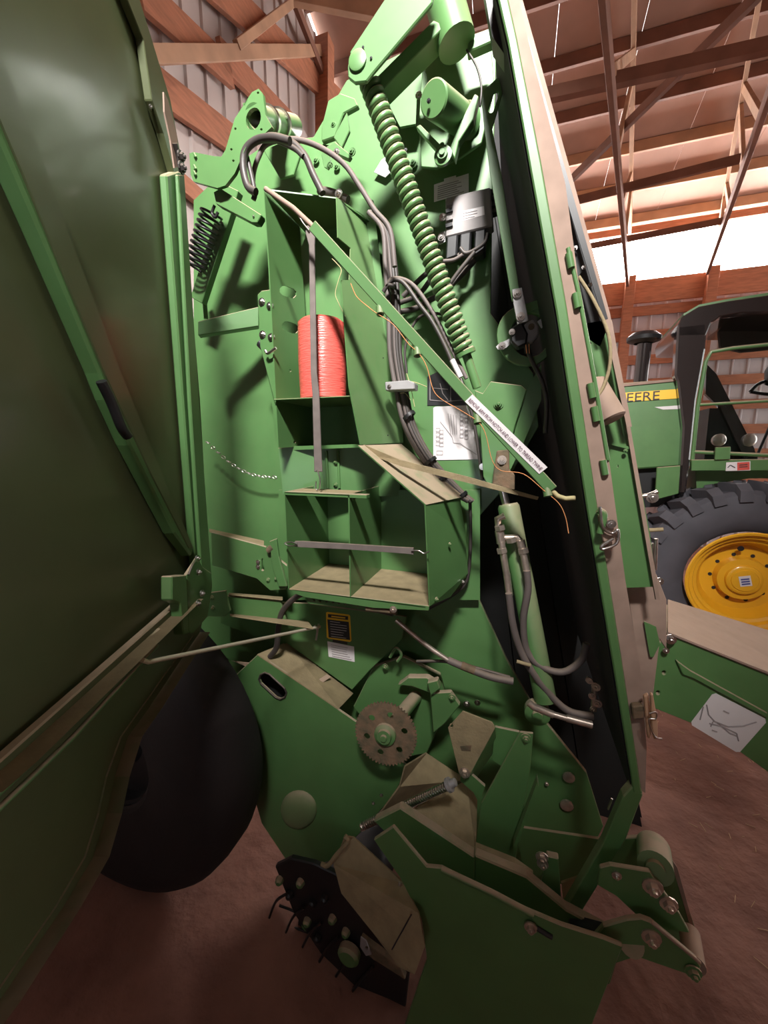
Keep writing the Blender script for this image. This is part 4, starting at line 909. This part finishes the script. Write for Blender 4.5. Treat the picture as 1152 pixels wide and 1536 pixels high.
# front right roller frame
rf = sheet('roller_plate', [(905, 1278), (935, 1258), (965, 1256), (992, 1270), (1012, 1300), (1042, 1390), (1052, 1440), (1050, 1465), (1040, 1440), (960, 1380), (915, 1320)], 1.10, GREEN, ba, t=.012, bevel=.002)
a_, b_ = P(980, 1290, 1.09), P(975, 1316, .98)
sheet('roller_plate_edge', [(962, 1255), (994, 1268), (1016, 1302), (1052, 1430), (1048, 1432), (1010, 1304), (988, 1270)], 1.095, GREEND, rf, t=.006)
lathe('roller', P(980, 1270, 1.09), P(985, 1322, .96) - P(980, 1270, 1.09), [(0, .0), (0, .040), (.09, .040), (.09, .022), (.105, .022), (.105, 0)], GREEN, ba, 24)
ra = sheet('roller_arm', [(900, 1302), (915, 1298), (975, 1308), (990, 1330), (1020, 1372), (1035, 1400), (1000, 1395), (960, 1378), (925, 1345), (896, 1328)], .98, GREEN, ba, t=.012, bevel=.002)
bolt(925, 1313, .978, ra, .008); bolt(979, 1330, .978, ra, .016, FITT); bolt(1003, 1356, .978, ra, .014, FITT)
lo_ = sheet('lower_arm', [(905, 1390), (940, 1380), (962, 1378), (978, 1384), (1045, 1440), (1052, 1450), (1048, 1466), (1030, 1462), (955, 1436), (925, 1446), (915, 1478), (902, 1474), (906, 1440), (870, 1430)], .94, GREEN, ba, t=.014, bevel=.003); bolt(977, 1406, .938, lo_, .015, FITT)
tube('lower_arm_edge', [(976, 1382), (1050, 1444)], .935, .004, GREEND, lo_, curve=False)
lathe('arm_boss', P(946, 1412, .95), P(950, 1400, 1.05) - P(946, 1412, .95), [(-.01, .0), (-.01, .03), (.08, .03), (.08, 0)], GREEN, ba, 18)
lathe('small_roller', P(1034, 1398, 1.06), P(1042, 1450, .97) - P(1034, 1398, 1.06), [(0, 0), (0, .024), (.09, .024), (.09, 0)], GREEND, ba, 18); bolt(1040, 1458, .935, lo_, .012, GREEN)
beam('dark_cross_bar', P(855, 1382, 1.02), P(935, 1404, 1.0), .03, .02, BLACK, ba)
sheet('hitch_bracket', [(820, 1284), (838, 1288), (842, 1352), (826, 1360), (812, 1330)], 1.06, GREEN, ba, t=.02, bevel=.003); bolt(813, 1286, 1.05, ba, .012, FITT); bolt(814, 1296, 1.05, ba, .011, FITT)
sheet('rear_hitch_plate', [(842, 1325), (868, 1316), (880, 1330), (855, 1368), (846, 1366)], 1.2, TAN, ba, t=.008)
sheet('shadow_panel', [(770, 1240), (905, 1260), (880, 1330), (845, 1310), (790, 1316)], 1.3, GREEN, ba, t=.01)

# ---- opened side shield
D = lambda off=0: ('D', off)
door = sheet('side_shield_door', [(-70, -80), (188, -80), (205, 0), (250, 150), (272, 262), (300, 600), (316, 880), (300, 948), (262, 1004), (225, 1060), (192, 1105), (172, 1165), (160, 1220), (140, 1285), (95, 1360), (0, 1500), (-70, 1590)], D(-.012), DOORSH, ba, t=.004)
hc = beam('hinge_channel', P(289, 262, D(.0)), P(289, 262, D(.0)) * 1, .04, .04, GREEN, door) if False else None
def dstrip(name, pts, off0, off1, m, par, close=False, t=.003):
    bm = bmesh.new(); v0 = [P(x, y, D(off0)) for x, y in pts]; nn = RIGHT * (off1 - off0)
    a = [bm.verts.new(p) for p in v0]; b = [bm.verts.new(p + nn) for p in v0]
    for k in range(len(pts) - 1): bm.faces.new((a[k], a[k + 1], b[k + 1], b[k]))
    bmesh.ops.solidify(bm, geom=bm.faces[:], thickness=t); return link(name, bm, m, par)
ch = sheet('hinge_channel', [(250, 262), (268, 256), (277, 262), (299, 600), (319, 880), (312, 926), (296, 880), (272, 560)], D(.015), GREEN, door, t=.022, bevel=.004)
sheet('channel_face', [(268, 262), (277, 262), (299, 600), (319, 880), (304, 880), (286, 600)], D(.03), GREEN, ch, t=.012, bevel=.003)
dstrip('door_edge_flange', [(300, 948), (262, 1004), (225, 1060), (192, 1105), (172, 1165), (160, 1220), (140, 1285), (95, 1360), (0, 1500), (-70, 1590)], -.012, .022, GREEN, door)
dstrip('door_edge_lip', [(290, 952), (250, 1006), (212, 1060), (180, 1105), (158, 1165), (146, 1220), (126, 1285), (82, 1360), (-15, 1500)], .02, .024, GREEN, door)
sheet('door_top_flange', [(160, -80), (192, -80), (210, 0), (256, 150), (276, 256), (262, 262), (245, 200), (228, 150), (215, 60)], D(.012), DOORSH, door, t=.02, bevel=.002)
sheet('top_bracket', [(246, 138), (252, 150), (266, 205), (268, 250), (262, 252), (256, 210), (247, 168)], D(.04), GREEND, door, t=.004)
for x, y in ((271, 235), (272, 252)): bolt(x, y, D(.05), door, .010, HOSE, axis=RIGHT)
tube('hinge_pin', [(262, 215), (268, 236), (272, 258)], D(.045), .007, HOSE, door)
bolt(224, 161, D(0), door, .006, axis=RIGHT, washer=False)
br = sheet('diagonal_brace', [(-60, -60), (0, 78), (60, 230), (120, 395), (180, 555), (245, 715), (290, 822), (288, 835), (262, 800), (195, 668), (165, 600), (150, 560), (60, 345), (0, 205), (-60, 80)], D(.03), GREEN, door, t=.035, bevel=.005)
sheet('brace_flange', [(-60, -60), (0, 78), (60, 230), (120, 395), (180, 555), (245, 715), (290, 822), (284, 822), (228, 712), (160, 565), (98, 415), (35, 260), (-20, 130), (-60, 40)], D(.034), DOORSH, br, t=.004)
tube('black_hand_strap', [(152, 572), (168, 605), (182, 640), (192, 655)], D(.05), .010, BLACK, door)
rl = sheet('bottom_rail', [(-60, 1190), (0, 1142), (272, 900), (281, 908), (240, 960), (0, 1200), (-60, 1260)], D(.02), DOORSH, door, t=.02, bevel=.003)
dstrip('rail_top', [(-60, 1188), (0, 1140), (275, 898)], .0, .06, TAN, rl, t=.004)
tube('rail_bead', [(-40, 1225), (110, 1082), (238, 945)], D(.024), .006, GREEN, rl, curve=False); tube('rail_bead', [(-40, 1250), (110, 1105), (236, 968)], D(.024), .005, GREEN, rl, curve=False)
lb = sheet('latch_bracket', [(258, 864), (280, 862), (284, 950), (276, 952), (270, 905), (258, 900)], D(.05), GREEN, door, t=.03, bevel=.003)
sheet('latch_bracket_side', [(280, 862), (297, 836), (304, 850), (318, 860), (312, 925), (290, 950), (283, 948)], D(.045), GREEN, lb, t=.01, bevel=.002)
for x, y in ((296, 838), (298, 858), (297, 905), (303, 890)): bolt(x, y, D(.055), lb, .007, axis=RIGHT)
tube('latch_wire', [(283, 862), (290, 845), (297, 838)], D(.06), .003, STEEL, lb)
# ---- baler wheel under the door
wc = Vector((-1.545, .92, .36))
ty = lathe('baler_tyre', wc, Y3, [(.06, .24), (.02, .27), (.0, .36), (-.01, .48), (.0, .57), (.02, .625), (.05, .65), (.10, .66), (.18, .66), (.23, .64), (.26, .58), (.27, .50), (.27, .30), (.24, .24)], TYRE, ba, 64)
lathe('baler_wheel_rim', wc + Y3 * .03, Y3, [(0, .27), (.01, .25), (.08, .24), (.09, .12), (.05, .09), (.05, 0)], BLACK, ba, 36)
sheet('axle_frame', [(300, 960), (345, 990), (395, 1010), (380, 1030), (330, 1015)], 1.5, GREEN, ba, t=.05)
